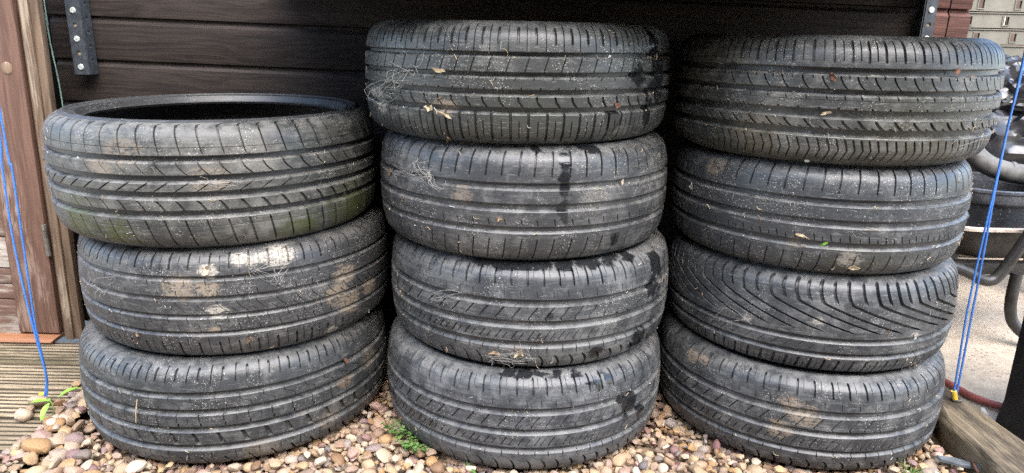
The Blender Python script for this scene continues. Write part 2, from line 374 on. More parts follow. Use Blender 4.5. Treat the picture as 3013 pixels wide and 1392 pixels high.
PAT = {
 'L1': dict(N=56, D=.0065, g=[(.268, .303), (.404, .444), (.519, .561), (.657, .699)], ribs=[
    dict(path=hook(.016, .010), sipes=[(.3, 2.6, .07, .98, 3.0, .5)], circ=[(.79, 1.2, 1.2)]),
    dict(path=lambda l: .018*l**1.6, sipes=[(.3, 2.4, -.1, 1.1, 3.0, .6)]),
    dict(path=lin(-.024), sipes=[(.5, 1.5, -.1, 1.1, 2.5)]),
    dict(path=lambda l: .017*l**.7, sipes=[(.4, 2.4, .12, 1.1, 3.0, -.5)]),
    dict(path=lambda l: .018*l, sipes=[(.4, 2.2, .05, .86, 3.0)], circ=[(.21, 1.3, 1.2)])]),
 'L2': dict(N=58, D=.0045, g=[(.238, .262), (.398, .424), (.543, .567), (.693, .716)], ribs=[
    dict(path=hook(.004, -.003, .2), sipes=[(.25, 2.4, .16, .80, 2.8), (.75, 1.0, .3, .55, 1.5), (.751, 1.0, .62, .95, 1.5)]),
    dict(path=lin(.006), sipes=[(.2, 1.1, -.1, .28, 1.8), (.65, 1.1, .66, 1.1, 1.8)]),
    dict(path=lambda l: .022*l**1.5, sipes=[(.3, 1.0, .05, .95, 1.6), (.8, 1.0, .6, 1.1, 1.6)]),
    dict(path=lin(.007), sipes=[(.2, 1.1, -.1, .4, 1.8), (.65, 1.1, .5, 1.1, 1.8)]),
    dict(path=lin(.004), sipes=[(.3, 2.6, .22, .80, 2.8), (.78, 1.0, .1, .6, 1.5)])]),
 'L3': dict(N=52, D=.0055, g=[(.256, .288), (.398, .434), (.548, .584), (.711, .756)], ribs=[
    dict(path=lambda l: -.006*l, sipes=[(.25, 1.9, .12, .74, 3.0, .3), (.72, 3.0, .22, .66, 3.2, .2)]),
    dict(path=sway(.020), sipes=[(.4, .9, -.1, 1.1, 1.6)]),
    dict(path=lin(.001), sipes=[(.35, 1.2, -.1, .7, 2), (.36, 3.6, .66, 1.1, 3.8), (.86, .7, .2, .7, 1)]),
    dict(path=lambda l: .010*l, sipes=[(.4, 4.2, .06, .98, 4.0, -.5)]),
    dict(path=sway(.010), sipes=[(.3, 3.0, .30, .9, 3.2), (.75, 1.0, .05, .5, 1.6)])]),
 'M1': dict(N=66, D=.0065, g=[(.266, .291), (.411, .438), (.536, .571), (.667, .703)], ribs=[
    dict(path=lambda l: -.001*l, sipes=[(.2, 3.0, .26, .80, 3.4), (.7, 1.2, .10, .99, 2.2)]),
    dict(path=lin(-.008), sipes=[(.4, 1.5, -.1, 1.1, 2.6)]),
    dict(path=lin(-.006), sipes=[(.3, 1.4, -.1, .24, 2), (.8, 1.4, .8, 1.1, 2)]),
    dict(path=bend(.009, .45), sipes=[(.4, 2.2, .02, 1.1, 3, -.3)]),
    dict(path=lin(.001), sipes=[(.25, 3.0, -.1, .86, 3.4), (.75, 1.3, .18, .66, 2.2)])]),
 'M2': dict(N=64, D=.0040, g=[(.311, .350), (.470, .514), (.645, .687)], ribs=[
    dict(path=lambda l: -.007*l, sipes=[(.4, 2.6, .16, .86, 3.0, .2)]),
    dict(path=lin(0), sipes=[(.5, .5, .3, .5, .4)]),
    dict(path=lin(.006), sipes=[(.5, 1.3, .52, .96, 2)]),
    dict(path=lambda l: -.012*l**1.5, sipes=[(.5, 1.7, .16, .84, 2.4)])]),
 'M3': cont3(62, .0050, g=[(.313, .354), (.488, .537), (.664, .714)]),
 'M4': cont3(66, .0050, g=[(.311, .354), (.493, .532), (.664, .712)]),
 'R4': cont3(60, .0045, g=[(.308, .356), (.493, .534), (.679, .722)]),
 'R1': dict(N=64, D=.0070, g=[(.261, .299), (.411, .442), (.553, .608), (.690, .736)], ribs=[
    dict(path=lambda l: .006*l, sipes=[(.2, 2.8, .16, .86, 3.2), (.7, 1.4, .16, .82, 2.2)]),
    dict(path=lambda l: .014*l**1.8, sipes=[(.3, 2.0, .08, 1.1, 3, .4), (.8, 1.9, -.1, .26, 2.4)]),
    dict(path=lambda l: .008*l, sipes=[(.3, 1.6, -.1, .26, 2.4), (.8, 2.4, .84, 1.1, 3)], circ=[(.33, .9, 1.0)]),
    dict(path=lambda l: .015*l**1.5, sipes=[(.4, 2.6, .08, 1.1, 3.2, -.2), (.9, 2.0, .76, 1.1, 2.4)], circ=[(.06, .8, .8)]),
    dict(path=chev(.010), sipes=[(.25, 2.4, .06, .80, 3, .4), (.75, 2.2, .06, .70, 3, .3)])]),
 'R2': dict(N=60, D=.0042, g=[(.303, .346), (.470, .517), (.653, .697)], ribs=[
    dict(path=lambda l: -.006*l, sipes=[(.4, 2.4, .1, .86, 2.8, .2)]),
    dict(path=lin(0), sipes=[(.5, .5, .3, .5, .4)]),
    dict(path=lin(.006), sipes=[(.3, 1.4, .5, .97, 2), (.8, 1.2, .68, .97, 2)]),
    dict(path=lambda l: -.013*l**1.5, sipes=[(.5, 1.6, .16, .86, 2.4)])]),
 'R3': dict(N=38, D=.0055, g=[(.575, .610), (.718, .754)], ribs=[
    dict(path=sweep, sipes=[(.12, 4.6, .09, .895, 4.2, .35), (.62, 3.8, .12, .45, 3.8)], rows=26),
    dict(path=lin(-.020), sipes=[(.25, .9, .1, .9, 1.4), (.75, .9, .1, .9, 1.4)]),
    dict(path=lambda l: -.010*l, sipes=[(.2, 3.2, .1, .9, 3.4), (.7, 3.0, .1, .9, 3.4), (.45, 1.0, .25, .6, 1.4), (.95, 1.0, .25, .6, 1.4)])]),
}
TAN = (.34, .27, .19); PALE = (.50, .46, .38); BROWN = (.22, .15, .09)
GRN = (.060, .072, .020)
RUB = {
 'L1': dict(dust=.62, tint=(1.02, 1.02, .95), specks=.35, mud=[(165, 330, .045, TAN, .5), (300, 385, .035, TAN, .45), (250, 420, .03, TAN, .4), (640, 400, .05, PALE, .15), (530, 460, .04, TAN, .3)],
            algae=[(190, 545, .07, GRN, .7), (300, 590, .045, GRN, .7), (890, 530, .10, GRN, .7), (760, 580, .06, GRN, .7)]),
 'L2': dict(dust=.45, tint=(1.02, 1, 1), specks=.5, mud=[(522, 682, .020, PALE, .9), (610, 655, .024, PALE, .85), (650, 648, .014, PALE, .8), (700, 640, .030, PALE, .75), (450, 725, .030, TAN, .8), (520, 730, .025, TAN, .75),
            (870, 690, .030, TAN, .75), (850, 735, .030, TAN, .75), (880, 760, .035, TAN, .65), (930, 720, .025, TAN, .5), (545, 785, .018, PALE, .55), (540, 830, .012, TAN, .6), (835, 830, .014, PALE, .7), (240, 730, .03, TAN, .4)], algae=[]),
 'L3': dict(dust=.5, specks=.55, tint=(.98, 1.0, 1.0), mud=[(240, 915, .016, BROWN, .8), (930, 900, .03, TAN, .5), (830, 1050, .03, TAN, .4), (660, 1140, .04, TAN, .3), (870, 960, .02, BROWN, .5)], algae=[(205, 930, .07, GRN, .55), (210, 1000, .06, GRN, .5)]),
 'M1': dict(dust=.40, tint=(1.0, 1.02, .95), specks=.65, mud=[(945, 235, .03, PALE, .6), (1120, 270, .022, TAN, .6), (960, 265, .02, PALE, .5)], algae=[(1300, 320, .16, (.05, .052, .030), .22)], wet=[(1655, 190, .030, .4), (1630, 280, .024, .5), (1645, 130, .035, .7), (1540, 300, .022, .8), (1610, 195, .02, 1.0)]),
 'M2': dict(dust=.55, specks=.5, mud=[(1160, 490, .022, TAN, .4), (1500, 500, .03, PALE, .2)], wet=[(1422, 400, .014, .45), (1421, 470, .012, .3), (1418, 535, .011, .35), (1480, 372, .020, 1.6), (1350, 375, .016, 1.6), (1545, 600, .012, .8)]),
 'M3': dict(dust=.6, tint=(.97, 1, 1.03), specks=.5, mud=[(1300, 885, .016, BROWN, .6)], wet=[(1220, 642, .022, 2.0), (1320, 657, .026, 2.0), (1420, 660, .026, 2.0), (1530, 648, .026, 1.8), (1650, 660, .03, .6), (1270, 650, .030, 2.0), (1360, 660, .028, 2.2), (1480, 655, .035, 2.0), (1570, 635, .03, 1.6), (1640, 720, .02, .8), (1600, 865, .035, .9), (1500, 890, .022, 1.1), (1384, 795, .007, .8)]),
 'M4': dict(dust=.62, tint=(.96, 1, 1.06), specks=.4, wet=[(1280, 924, .018, 2.0), (1360, 936, .020, 2.0), (1450, 950, .020, 1.8), (1575, 1030, .016, .45), (1320, 930, .022, 2.0), (1400, 940, .016, 2.0), (1500, 962, .022, 1.0), (1530, 955, .014, .8), (1590, 1000, .022, .9), (1610, 1030, .016, .8), (1560, 1005, .012, .9)]),
 'R1': dict(dust=.5, specks=.75, tint=(1.02, 1.02, .95), mud=[(2450, 320, .03, TAN, .4), (1900, 330, .05, TAN, .2)], algae=[(2300, 390, .14, (.06, .056, .028), .5), (1900, 390, .12, (.06, .056, .028), .35)]),
 'R2': dict(dust=.45, specks=.8, tint=(.97, 1, 1.03), mud=[(2140, 655, .022, PALE, .55), (1800, 415, .025, TAN, .4), (2000, 610, .014, TAN, .5)], algae=[(2150, 690, .10, (.06, .056, .028), .4)]),
 'R3': dict(dust=.55, specks=.45, tint=(.97, 1, 1.03), mud=[(2060, 808, .012, PALE, .6), (1880, 800, .01, PALE, .5), (2300, 845, .012, PALE, .6)]),
 'R4': dict(dust=.55, specks=.35, tint=(.98, 1, 1.02), mud=[(1990, 1020, .025, TAN, .75), (2020, 1050, .03, TAN, .6), (1960, 1080, .025, TAN, .5), (1740, 895, .02, TAN, .7), (1770, 905, .014, TAN, .7)]),
}
TLAB = {
 'L1': 'black car tyre with green algae and an open top, highest of the left stack',
 'L2': 'grey car tyre smeared with pale mud, middle of the left stack of three',
 'L3': 'scuffed car tyre on pebbles beside the decking, bottom of the left stack',
 'M1': 'dark cobwebbed car tyre under the shelf, topmost of the middle stack',
 'M2': 'worn nearly bald car tyre with a black wet streak, second from top of middle stack',
 'M3': 'car tyre with shiny wet sidewall, second from bottom of the middle stack',
 'M4': 'bluish grey car tyre on the pebbles, bottom of the middle stack',
 'R1': 'wide car tyre with zigzag shoulder grooves, topmost of the right stack',
 'R2': 'speckled worn car tyre with plain ribs, second from top of right stack',
 'R3': 'car tyre with long swept diagonal tread grooves, third from top of right stack',
 'R4': 'car tyre with a brown mud smear on pebbles, bottom of the right stack'}
def build_tyre(k, seed):
    cx, cy, cz, Rr, W = TY[k]; p = PAT[k]
    root = empty('car_tyre', (cx, cy, cz-W/2))
    tag(root, TLAB[k], 'tyre', {'L': 'left stack of tyres', 'M': 'middle stack of tyres', 'R': 'right stack of tyres'}[k[0]])
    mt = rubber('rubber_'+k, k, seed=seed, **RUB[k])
    up = W/2
    mc = rubber('rubber_side_'+k, k, seed=seed, dust=.12, specks=.2, lit_dust=.12) if k == 'L1' else mt      # cleaner black sidewall
    c = link('carcass', carcass_mesh(k, p['D']*DK, rb=.260 if k == 'L1' else .236), mc, root); c.location.z = up
    iv = ribs_for([(a_-.006, b_+.008) for a_, b_ in p['g']])
    for i, ((a, b), rb) in enumerate(zip(iv, p['ribs'])):
        sh = 'top' if i == 0 else 'bottom' if i == len(iv)-1 else None
        nm = 'shoulder_rib' if sh else 'tread_rib'
        me = rib_mesh(nm, k, a, b, p['N'], seed, rb['path'], rb.get('sipes', ()), rb.get('circ', ()), p['D']*DK, phase=rnd.random()*.03, shoulder=sh, rows=rb.get('rows', 8))
        o = link(nm, me, mt, root); o.location.z = up
    return root

#BUILD_BELOW
# ------------------------------------------------------------------ materials of the setting
def concrete_mat():
    a = M('concrete', .85, .25); p = a.tc.outputs['Object']
    n1 = a.noise(p, 2.2, 5, .6); n2 = a.noise(p, 30, 5, .65); n3 = a.noise(p, 160, 4, .6)
    c = a.ramp(a.math('ADD', a.math('MULTIPLY', n1, .5), a.math('MULTIPLY', n2, .5)), [(.3, (.27, .215, .155)), (.5, (.40, .335, .255)), (.7, (.50, .435, .35))])
    v = a.voro(p, 55); vc = a.voro(p, 55, 'Color'); m = a.math('MULTIPLY', a.step(v, .34, .24), a.step(a.noise(p, 9, 2), .45, .55))
    c = a.mix(a.math('MULTIPLY', m, .55), c, a.mix(vc, (.13, .10, .08), (.42, .36, .28)))
    c = a.mix(a.step(n3, .62, .74), c, (.09, .07, .05))
    a.color(c); a.bump(a.math('ADD', a.math('MULTIPLY', n3, .6), a.math('ADD', n2, m)), .6, .004); return a.m
def soil_mat():
    a = M('soil', .95, .1); p = a.tc.outputs['Object']; n = a.noise(p, 60, 5, .65)
    a.color(a.ramp(n, [(.35, (.08, .058, .038)), (.65, (.24, .18, .12))])); a.bump(n, .8, .006); return a.m
PEB = [(0.0, (.21, .13, .08)), (.08, (.38, .235, .11)), (.18, (.45, .35, .23)), (.28, (.25, .17, .12)), (.38, (.52, .44, .33)), (.48, (.32, .235, .17)), (.56, (.38, .255, .22)), (.64, (.46, .335, .185)), (.72, (.28, .25, .235)), (.79, (.21, .11, .11)), (.86, (.60, .53, .42)), (.93, (.34, .23, .14)), (1.0, (.16, .15, .155))]
def pebble_mat(name, attr):
    a = M(name, .62, .4); p = a.tc.outputs['Object']
    if attr:
        n = a.node('ShaderNodeAttribute'); n.attribute_name = 'rnd'; r = n.outputs['Fac']; q = p
    else: r = a.rand(); q = a.vmath('ADD', p, a.vmath('SCALE', (7.7, 3.3, 5.1), scale=r))
    c = a.ramp(r, PEB)
    n1 = a.noise(q, 60, 4, .6); n2 = a.noise(q, 330, 3, .6)
    c = a.mix(a.step(n1, .35, .7), a.mix(1.0, c, (.72, .68, .64), 'MULTIPLY'), a.mix(1.0, c, (1.1, 1.05, .98), 'MULTIPLY'))
    c = a.mix(a.math('MULTIPLY', a.step(n2, .58, .72), .4), c, (.10, .07, .045))
    a.color(c); a.rough(a.math('ADD', .42, a.math('MULTIPLY', n1, .4))); a.bump(a.math('ADD', n1, a.math('MULTIPLY', n2, .4)), .35, .002); return a.m
def plain(name, col, rough=.6, spec=.4, metal=0.0, var=.35, scale=30, dirt=(.10, .08, .06), damt=.25):
    a = M(name, rough, spec, metal); p = a.tc.outputs['Object']
    n = a.noise(p, scale, 5, .6); n2 = a.noise(p, scale*6, 3, .6)
    c = a.mix(a.step(n, .3, .7), tuple(x*(1-var) for x in col), tuple(min(1, x*(1+var)) for x in col))
    c = a.mix(a.math('MULTIPLY', a.step(n2, .58, .75), damt), c, dirt)
    a.color(c); a.rough(a.math('ADD', rough-.08, a.math('MULTIPLY', n, .18))); a.bump(n2, .2, .001); return a.m
MT = dict(
    concrete=concrete_mat(), soil=soil_mat(), pebble=pebble_mat('pebble', False), pebbles=pebble_mat('pebbles', True),
    wall=wood_mat('wall_paint_brown', 0, (.017, .013, .011), (.060, .045, .037), grain=1.0, rough=.6, bump=.5),
    walle=wood_mat('wall_end_lit_red_brown', 0, (.045, .020, .015), (.19, .088, .066), grain=1.2, rough=.75, bump=.8),  # same boards as the wall, coloured brighter to paint in the light on them
    door=wood_mat('door_stain', 2, (.085, .047, .034), (.19, .112, .080), grain=1.1, weather=(.30, .22, .17), wamt=.12, rough=.6, dens=.9),
    doorb=wood_mat('door_board_stain', 0, (.10, .058, .043), (.21, .13, .096), weather=(.40, .37, .32), wamt=.30, rough=.7),
    frame=wood_mat('frame_wood', 2, (.10, .066, .043), (.27, .19, .125), weather=(.36, .29, .21), wamt=.2, rough=.75, bump=.6),
    sill=wood_mat('sill_orange', 0, (.20, .085, .04), (.36, .175, .09), rough=.5),
    deckdirt=wood_mat('deck_groove_dirt', 0, (.035, .028, .018), (.10, .08, .052), rough=.95),
    deck=wood_mat('deck_weathered', 0, (.18, .140, .088), (.42, .335, .22), weather=(.10, .085, .045), wamt=.22, rough=.85, bump=.9),
    sleeper=wood_mat('sleeper_weathered', 1, (.13, .10, .06), (.34, .275, .18), grain=1.6, weather=(.055, .042, .030), wamt=.42, rough=.85, bump=1.0),
    raw=wood_mat('raw_batten', 2, (.40, .31, .20), (.58, .47, .33)),
    dark=plain('dark_void', (.010, .009, .008), .9, .1),
    steel=plain('bracket_blue_black', (.045, .052, .060), .5, .5, .0, dirt=(.22, .23, .23), damt=.35, scale=60),
    zinc=plain('zinc_screw', (.62, .66, .60), .4, .5, .3, var=.12), brass=plain('hinge_grey', (.20, .19, .16), .5, .5, .6),
    blue=plain('blue_cord', (.055, .185, .55), .5, .4, var=.2, scale=200, damt=.12), yellow=plain('yellow_ferrule', (.72, .50, .06), .45, .4, var=.12, damt=.2),
    hose=plain('red_hose', (.26, .070, .058), .55, .4, dirt=(.22, .15, .11), damt=.5), rope=plain('white_rope', (.52, .49, .42), .9, .1),
    bag=plain('black_bin_bag', (.016, .016, .018), .24, .7, var=.2, damt=.1, scale=12), pipe=plain('grey_pipe', (.11, .107, .097), .6, .4, dirt=(.20, .18, .15), damt=.35),
    bucket=plain('black_bucket', (.038, .040, .045), .36, .6, dirt=(.36, .36, .36), damt=.75, scale=22), rim=plain('bucket_rim', (.060, .064, .072), .32, .6, dirt=(.42, .43, .44), damt=.6, scale=40),
    wire=plain('bucket_wire', (.60, .58, .54), .4, .5, .5), tray=plain('barrow_tray', (.068, .064, .054), .6, .4, dirt=(.13, .115, .09), damt=.5, scale=14), lip=plain('barrow_lip', (.44, .37, .30), .7, .3, dirt=(.12, .09, .06), damt=.6, scale=40),
    tubeb=plain('black_tube', (.024, .023, .021), .42, .5, dirt=(.10, .07, .05), damt=.4), binb=plain('black_panel', (.014, .013, .012), .62, .35, scale=14, dirt=(.08, .045, .03), damt=.3),
    olive=plain('olive_plastic', (.185, .175, .14), .65, .35, var=.14, scale=18, dirt=(.12, .11, .08), damt=.35), card=plain('brown_card', (.20, .15, .095), .85, .2, scale=9),
    leaf=plain('bright_leaf', (.22, .42, .05), .45, .4, var=.25, scale=60, damt=0), weed=plain('weed_leaf', (.095, .18, .045), .55, .3, var=.4, scale=80, damt=.1), stalk=plain('weed_stalk', (.22, .28, .08), .6, .3),
    dry=plain('dry_leaf', (.27, .18, .11), .75, .2, var=.6, scale=90, dirt=(.10, .05, .03), damt=.5), rust=plain('brown_leaf', (.13, .065, .042), .7, .2, var=.4, scale=90), straw=plain('straw', (.40, .32, .20), .7, .3, var=.2),
    web=plain('cobweb', (.36, .35, .32), .9, .1, var=.2, scale=120, damt=.2), clay=plain('dried_mud', (.42, .34, .25), .9, .15, var=.35, scale=70, dirt=(.15, .10, .06), damt=.5), slate=plain('slate', (.11, .12, .125), .55, .4, scale=40), fence=wood_mat('fence_brown', 2, (.06, .04, .03), (.14, .09, .06)),
    green=plain('green_wire', (.22, .33, .25), .6, .3))

# ------------------------------------------------------------------ ground
def sheet(name, x0, x1, y0, y1, z, mat, nx=1, ny=1, amp=0, kind='structure'):
    X, Y = np.meshgrid(np.linspace(x0, x1, nx+1), np.linspace(y0, y1, ny+1), indexing='ij'); Z = np.full_like(X, z)
    if amp:
        for i in range(X.shape[0]):
            for j in range(X.shape[1]): Z[i, j] += amp*mnoise.noise((X[i, j]*9, Y[i, j]*9, 3.3))
    o = link(name, grid_mesh(name, np.stack([X, Y, Z], -1), False, None, None), mat); tag(o, kind=kind); return o
sheet('ground', -120, 120, -120, 120, -.06, MT['concrete'])
yard = sheet('concrete_yard', 1.0, 7, -1.5, 9, -.004, MT['concrete'], 60, 60, .004)
bm = bmesh.new(); box(bm, -9, 9, -4.3, -4.0, -.06, 4.6)  # added wall behind the camera, there to block low sky light
blocker = link('sky_block_wall', bm_mesh('sky_block_wall', bm), plain('blocker_brown', (.16, .10, .075), .9, .1, scale=4)); tag(blocker, kind='structure')
gravel = sheet('gravel_bed', -1.02, 1.0, .5, 1.95, -.015, MT['soil'], 60, 40, .006)

# ------------------------------------------------------------------ pebbles
def pebble_variant(i, sub):
    r = random.Random(100+i); bm = bmesh.new(); bmesh.ops.create_icosphere(bm, subdivisions=sub, radius=1)
    ang = r.random() < .6
    planes = [(Vector((r.gauss(0, 1), r.gauss(0, 1), r.gauss(0, 1))).normalized(), r.uniform(.45, .8)) for _ in range(r.randint(5, 8) if ang else r.randint(0, 2))]
    s = Vector((1, r.uniform(.62, .9), r.uniform(.42, .72)))
    for v in bm.verts:
        c = v.co.copy(); c *= 1+.16*mnoise.noise(c*1.1+Vector((i*5.1, 0, 0)))+.05*mnoise.noise(c*2.7+Vector((0, i*3, 0)))
        for n, d in planes:
            e = c.dot(n)-d
            if e > 0: c -= n*e*(.92 if ang else .7)
        v.co = Vector((c.x*s.x, c.y*s.y, c.z*s.z))
    return bm
NV = 16
pv = []
for i in range(NV):
    bm = pebble_variant(i, 2); pv.append(bm_mesh('pebble', bm, 40)); pv[-1].materials.append(MT['pebble'])
pl = []
for i in range(NV):
    bm = pebble_variant(i, 1); bm.verts.ensure_lookup_table()
    pl.append((np.array([v.co[:] for v in bm.verts]), np.array([[v.index for v in f.verts] for f in bm.faces]))); bm.free()
def on_deck(x, y): return x < -1.0
bottoms = [TY[k] for k in ('L3', 'M4', 'R4')]
def blocked(x, y, r):
    for (cx, cy, cz, Rr, W) in bottoms:
        if math.hypot(x-cx, y-cy) < Rr-.05: return 2
        if math.hypot(x-cx, y-cy) < Rr-.020+r*.5: return 1
    return 0
def sleeper_left(y): return float(np.interp(y, [.6, 1.0, 1.165, 1.37, 1.5, 1.62], [.95, .938, .930, .937, .982, .992]))
stones = []; cellsz = .03; cells = {}
def try_add(x, y, r, z, k=.82):
    key = (int(x//cellsz), int(y//cellsz), int(round(z*60)))
    for i in (-1, 0, 1):
        for j in (-1, 0, 1):
            for (a, b, q) in cells.get((key[0]+i, key[1]+j, key[2]), ()):
                if math.hypot(x-a, y-b) < (r+q)*k: return False
    cells.setdefault(key, []).append((x, y, r)); stones.append((x, y, z, r)); return True
rp = random.Random(5)
for layer, (zz, tries, kk) in enumerate(((-.012, 16000, .72), (.0, 30000, .70), (.011, 2600, 1.2))):
    for _ in range(tries):
        x = rp.uniform(-1.05, 1.0); y = rp.uniform(.80, 1.92); r = min(.021, max(.0056, rp.gauss(.0113, .0037)))
        if x < -.985+.05*mnoise.noise((y*7, 2, 0))+(0 if layer else .05): continue
        if x > sleeper_left(y)-r*.9: continue
        b = blocked(x, y, r)
        if b == 2: continue
        z = zz+rp.uniform(-.003, .003)
        if b == 1:
            if layer > 1 or r > .014: continue
            z = -.004-r*.45
        if y > 1.62 and layer == 2: continue
        if x < -.925:
            if layer == 0: continue
            z = max(z, .022+r*.42+(.010 if layer == 2 else 0))
        try_add(x, y, r, z, kk)
# stones spilt over the decking and heaped along its edge (left foreground)
for (dx, dy, r) in ((60, 1045, .022), (75, 1030, .018), (100, 1012, .024), (165, 985, .010), (190, 965, .014), (95, 1125, .026), (105, 1100, .02), (75, 1150, .015), (130, 1155, .018), (150, 1095, .026), (135, 1062, .014),
                    (120, 1140, .012), (165, 1075, .02), (190, 1090, .019), (205, 1130, .018), (215, 1100, .016), (165, 1160, .02), (190, 1175, .022), (215, 1160, .018), (230, 1185, .02), (125, 1078, .015), (150, 1010, .012), (185, 1005, .014), (195, 1030, .014), (180, 990, .012), (60, 1170, .012), (110, 1160, .016), (110, 1185, .019), (45, 1188, .013), (178, 1040, .015), (160, 1050, .014), (190, 1060, .018), (175, 1110, .017), (85, 1175, .02), (150, 1130, .02), (185, 1130, .016), (140, 1175, .018)):
    U = (dx*IW/2576-IW/2)/FPX; V = (dy*IW/2576-IH/2)/FPX; cr, sr = math.cos(ROLL), math.sin(ROLL)
    u, v = U*cr+V*sr, -U*sr+V*cr; c, s = math.cos(PITCH), math.sin(PITCH); d = (u, c-v*s, -s-v*c)
    zt = .030; t = (zt-CAM_H)/d[2]; x, y = d[0]*t, d[1]*t
    if blocked(x, y, r): continue
    stones.append((x, y, (.022 if x < -.925 else .010)+r*.40, r))
vis = []
for i, (x, y, z, r) in enumerate(stones):
    px, py = project((x, y, z))
    inside = -30 < px < IW+30 and -30 < py < IH+30
    vis.append((0 if inside and z > -.006 else 1, -r/math.sqrt(x*x+y*y+.6)*(1 if z > -.006 else .1), i))
order = [i for *_, i in sorted(vis)]
singles, rest = order[:300], order[300:]
def stone_mtx(x, y, z, r):
    return Matrix.Translation((x, y, z)) @ Matrix.Rotation(rp.uniform(0, 6.28), 4, 'Z') @ Matrix.Rotation(rp.gauss(0, .35), 4, 'X') @ Matrix.Rotation(rp.gauss(0, .35), 4, 'Y') @ Matrix.Scale(r*1.12, 4)
for i in singles:
    o = bpy.data.objects.new('pebble', pv[rp.randrange(NV)]); COL.objects.link(o); o.parent = gravel; o.matrix_world = stone_mtx(*stones[i])
vs, fs, at, off = [], [], [], 0
for i in rest:
    v, f = pl[rp.randrange(NV)]; m = np.array(stone_mtx(*stones[i])); vv = v@m[:3, :3].T+m[:3, 3]
    vs.append(vv); fs.append(f+off); off += len(v); at.append(np.full(len(v), rp.random()))
vs = np.concatenate(vs); fs = np.concatenate(fs); at = np.concatenate(at)
me = bpy.data.meshes.new('pebbles'); me.vertices.add(len(vs)); me.vertices.foreach_set('co', vs.reshape(-1).astype(np.float32))
me.loops.add(fs.size); me.loops.foreach_set('vertex_index', fs.reshape(-1).astype(np.int32)); me.polygons.add(len(fs)); me.polygons.foreach_set('loop_start', np.arange(0, fs.size, 3, dtype=np.int32))
me.update(calc_edges=True); al = me.attributes.new('rnd', 'FLOAT', 'POINT'); al.data.foreach_set('value', at.astype(np.float32)); finish(me, 40)
tag(link('pebbles', me, MT['pebbles'], gravel), kind='stuff')

# ------------------------------------------------------------------ decking
bm = bmesh.new()
for x in (-1.75, -1.4, -1.06): box(bm, x, x+.045, .55, 1.715, -.05, -.006)
deck = link('decking', bm_mesh('decking', bm), MT['deck']); tag(deck, kind='structure')
def deck_board(y0, y1, i):
    r = random.Random(40+i); n = 7; w_ = y1-y0; prof = [(0, -.028), (0, -.003), (.003, 0)]
    pit = (w_-.006)/n
    for j in range(n):
        a = .003+j*pit; d = .0036*r.uniform(.7, 1.2); prof += [(a+pit*.12, -.0008+.0005*r.uniform(-1, 1)), (a+pit*.32, .0005*r.uniform(-1, 1)), (a+pit*.54, -.0006+.0004*r.uniform(-1, 1)), (a+pit*.62, -d), (a+pit*.90, -d), (a+pit*1.01, -d*.3)]
    prof += [(w_-.003, 0), (w_, -.003), (w_, -.028)]
    ym = max(abs(y0-1.5275), abs(y1-1.5275)) if (y0-1.5275)*(y1-1.5275) > 0 else 0; ym = min(abs(y0-1.5275), abs(y1-1.5275)) if ym else 0
    xe = min(-.93, -.6255-math.sqrt(max(.0, .318**2-ym**2))-.012)
    xs = np.linspace(-1.85, xe+r.uniform(-.006, .002), 60); c = ((xs[0]+xs[-1])/2, (y0+y1)/2, .022); P = np.zeros((len(xs), len(prof), 3))
    for a, x in enumerate(xs):
        wv = .0012*mnoise.noise((x*3, i*7.7, 0))
        for b, (yy, zz) in enumerate(prof):
            wr = .0011*mnoise.noise((x*14, yy*160+i*9, 1.5))+.0007*mnoise.noise((x*40, yy*200, 2.5))
            P[a, b] = (x-c[0], y0+yy+wv-c[1]+.0008*mnoise.noise((x*9, yy*90, i)), zz+wr*(1 if zz > -.02 else 0))
    me = grid_mesh('deck_board', P, False, None, 35, flip=True, closed_v=True); me.materials.append(MT['deck']); me.materials.append(MT['deckdirt'])
    zl = [z_ for _, z_ in prof]; m_ = len(prof); mi = np.array([1 if (zl[b_]+zl[(b_+1) % m_])/2 < -.0016 else 0 for b_ in range(m_)])
    me.polygons.foreach_set('material_index', np.tile(mi, len(xs)-1).astype(np.int32))
    o = link('deck_board', me, None, deck); o.location = c
y = 1.738; i = 0
while y > .62:
    deck_board(y-.121, y, i); y -= .126; i += 1

# ------------------------------------------------------------------ shed
shed = empty('garden_shed', (0, 1.9, 0)); tag(shed, 'dark brown timber shed wall with a red brown door at left, behind the tyres', 'shed')
shed_off = Vector((0, -1.9, 0))
def part(o, parent=None):
    o.parent = parent or shed
    if parent is None: o.location = Vector(o.location)+shed_off
    return o
YW = 1.905; TILT = R(1.35)
def wall_board(x0, x1, z0, hgt, mat, ylift=0.0, seed=0):
    L = x1-x0; xs = np.linspace(-L/2, L/2, max(3, int(L/.05)))
    prof = [(.020, 0.0), (0.0, .0015), (-.0012, .004), (-.0012, hgt-.017), (.004, hgt-.0115), (.0085, hgt-.008), (.0085, hgt-.0005), (.020, hgt-.0005)]
    P = np.array([[(x, py_+ylift+.0010*mnoise.noise((x*2.0, seed*3.1, pz*9)), pz-hgt/2) for (py_, pz) in prof] for x in xs])
    o = link('wall_board', grid_mesh('wall_board', P, False, None, 30, closed_v=True), mat)
    o.location = ((x0+x1)/2, YW, z0+hgt/2-math.tan(TILT)*(x0+x1)/2); o.rotation_euler.y = TILT; return part(o)
h_ = .1088; z0 = .8615-.027-h_*8; i = 0
while z0 < 2.2:
    wall_board(-1.203, 1.100, z0, h_, MT['wall'], 0, i)
    wall_board(1.1045, 1.158, z0, h_, MT['walle'], -.006, i+50)
    wall_board(1.050, 1.1005, z0, h_, MT['walle'], -.0062, i+80)
    z0 += h_; i += 1
part(boxobj('void_backing', (-1.32, 1.15, 1.935, 1.955, 0, 2.2), MT['dark']))  # near-black sheet, paints the darkness of the gap beside the door frame
part(boxobj('side_wall', (1.125, 1.152, 1.957, 3.2, 0, 2.2), MT['walle']))
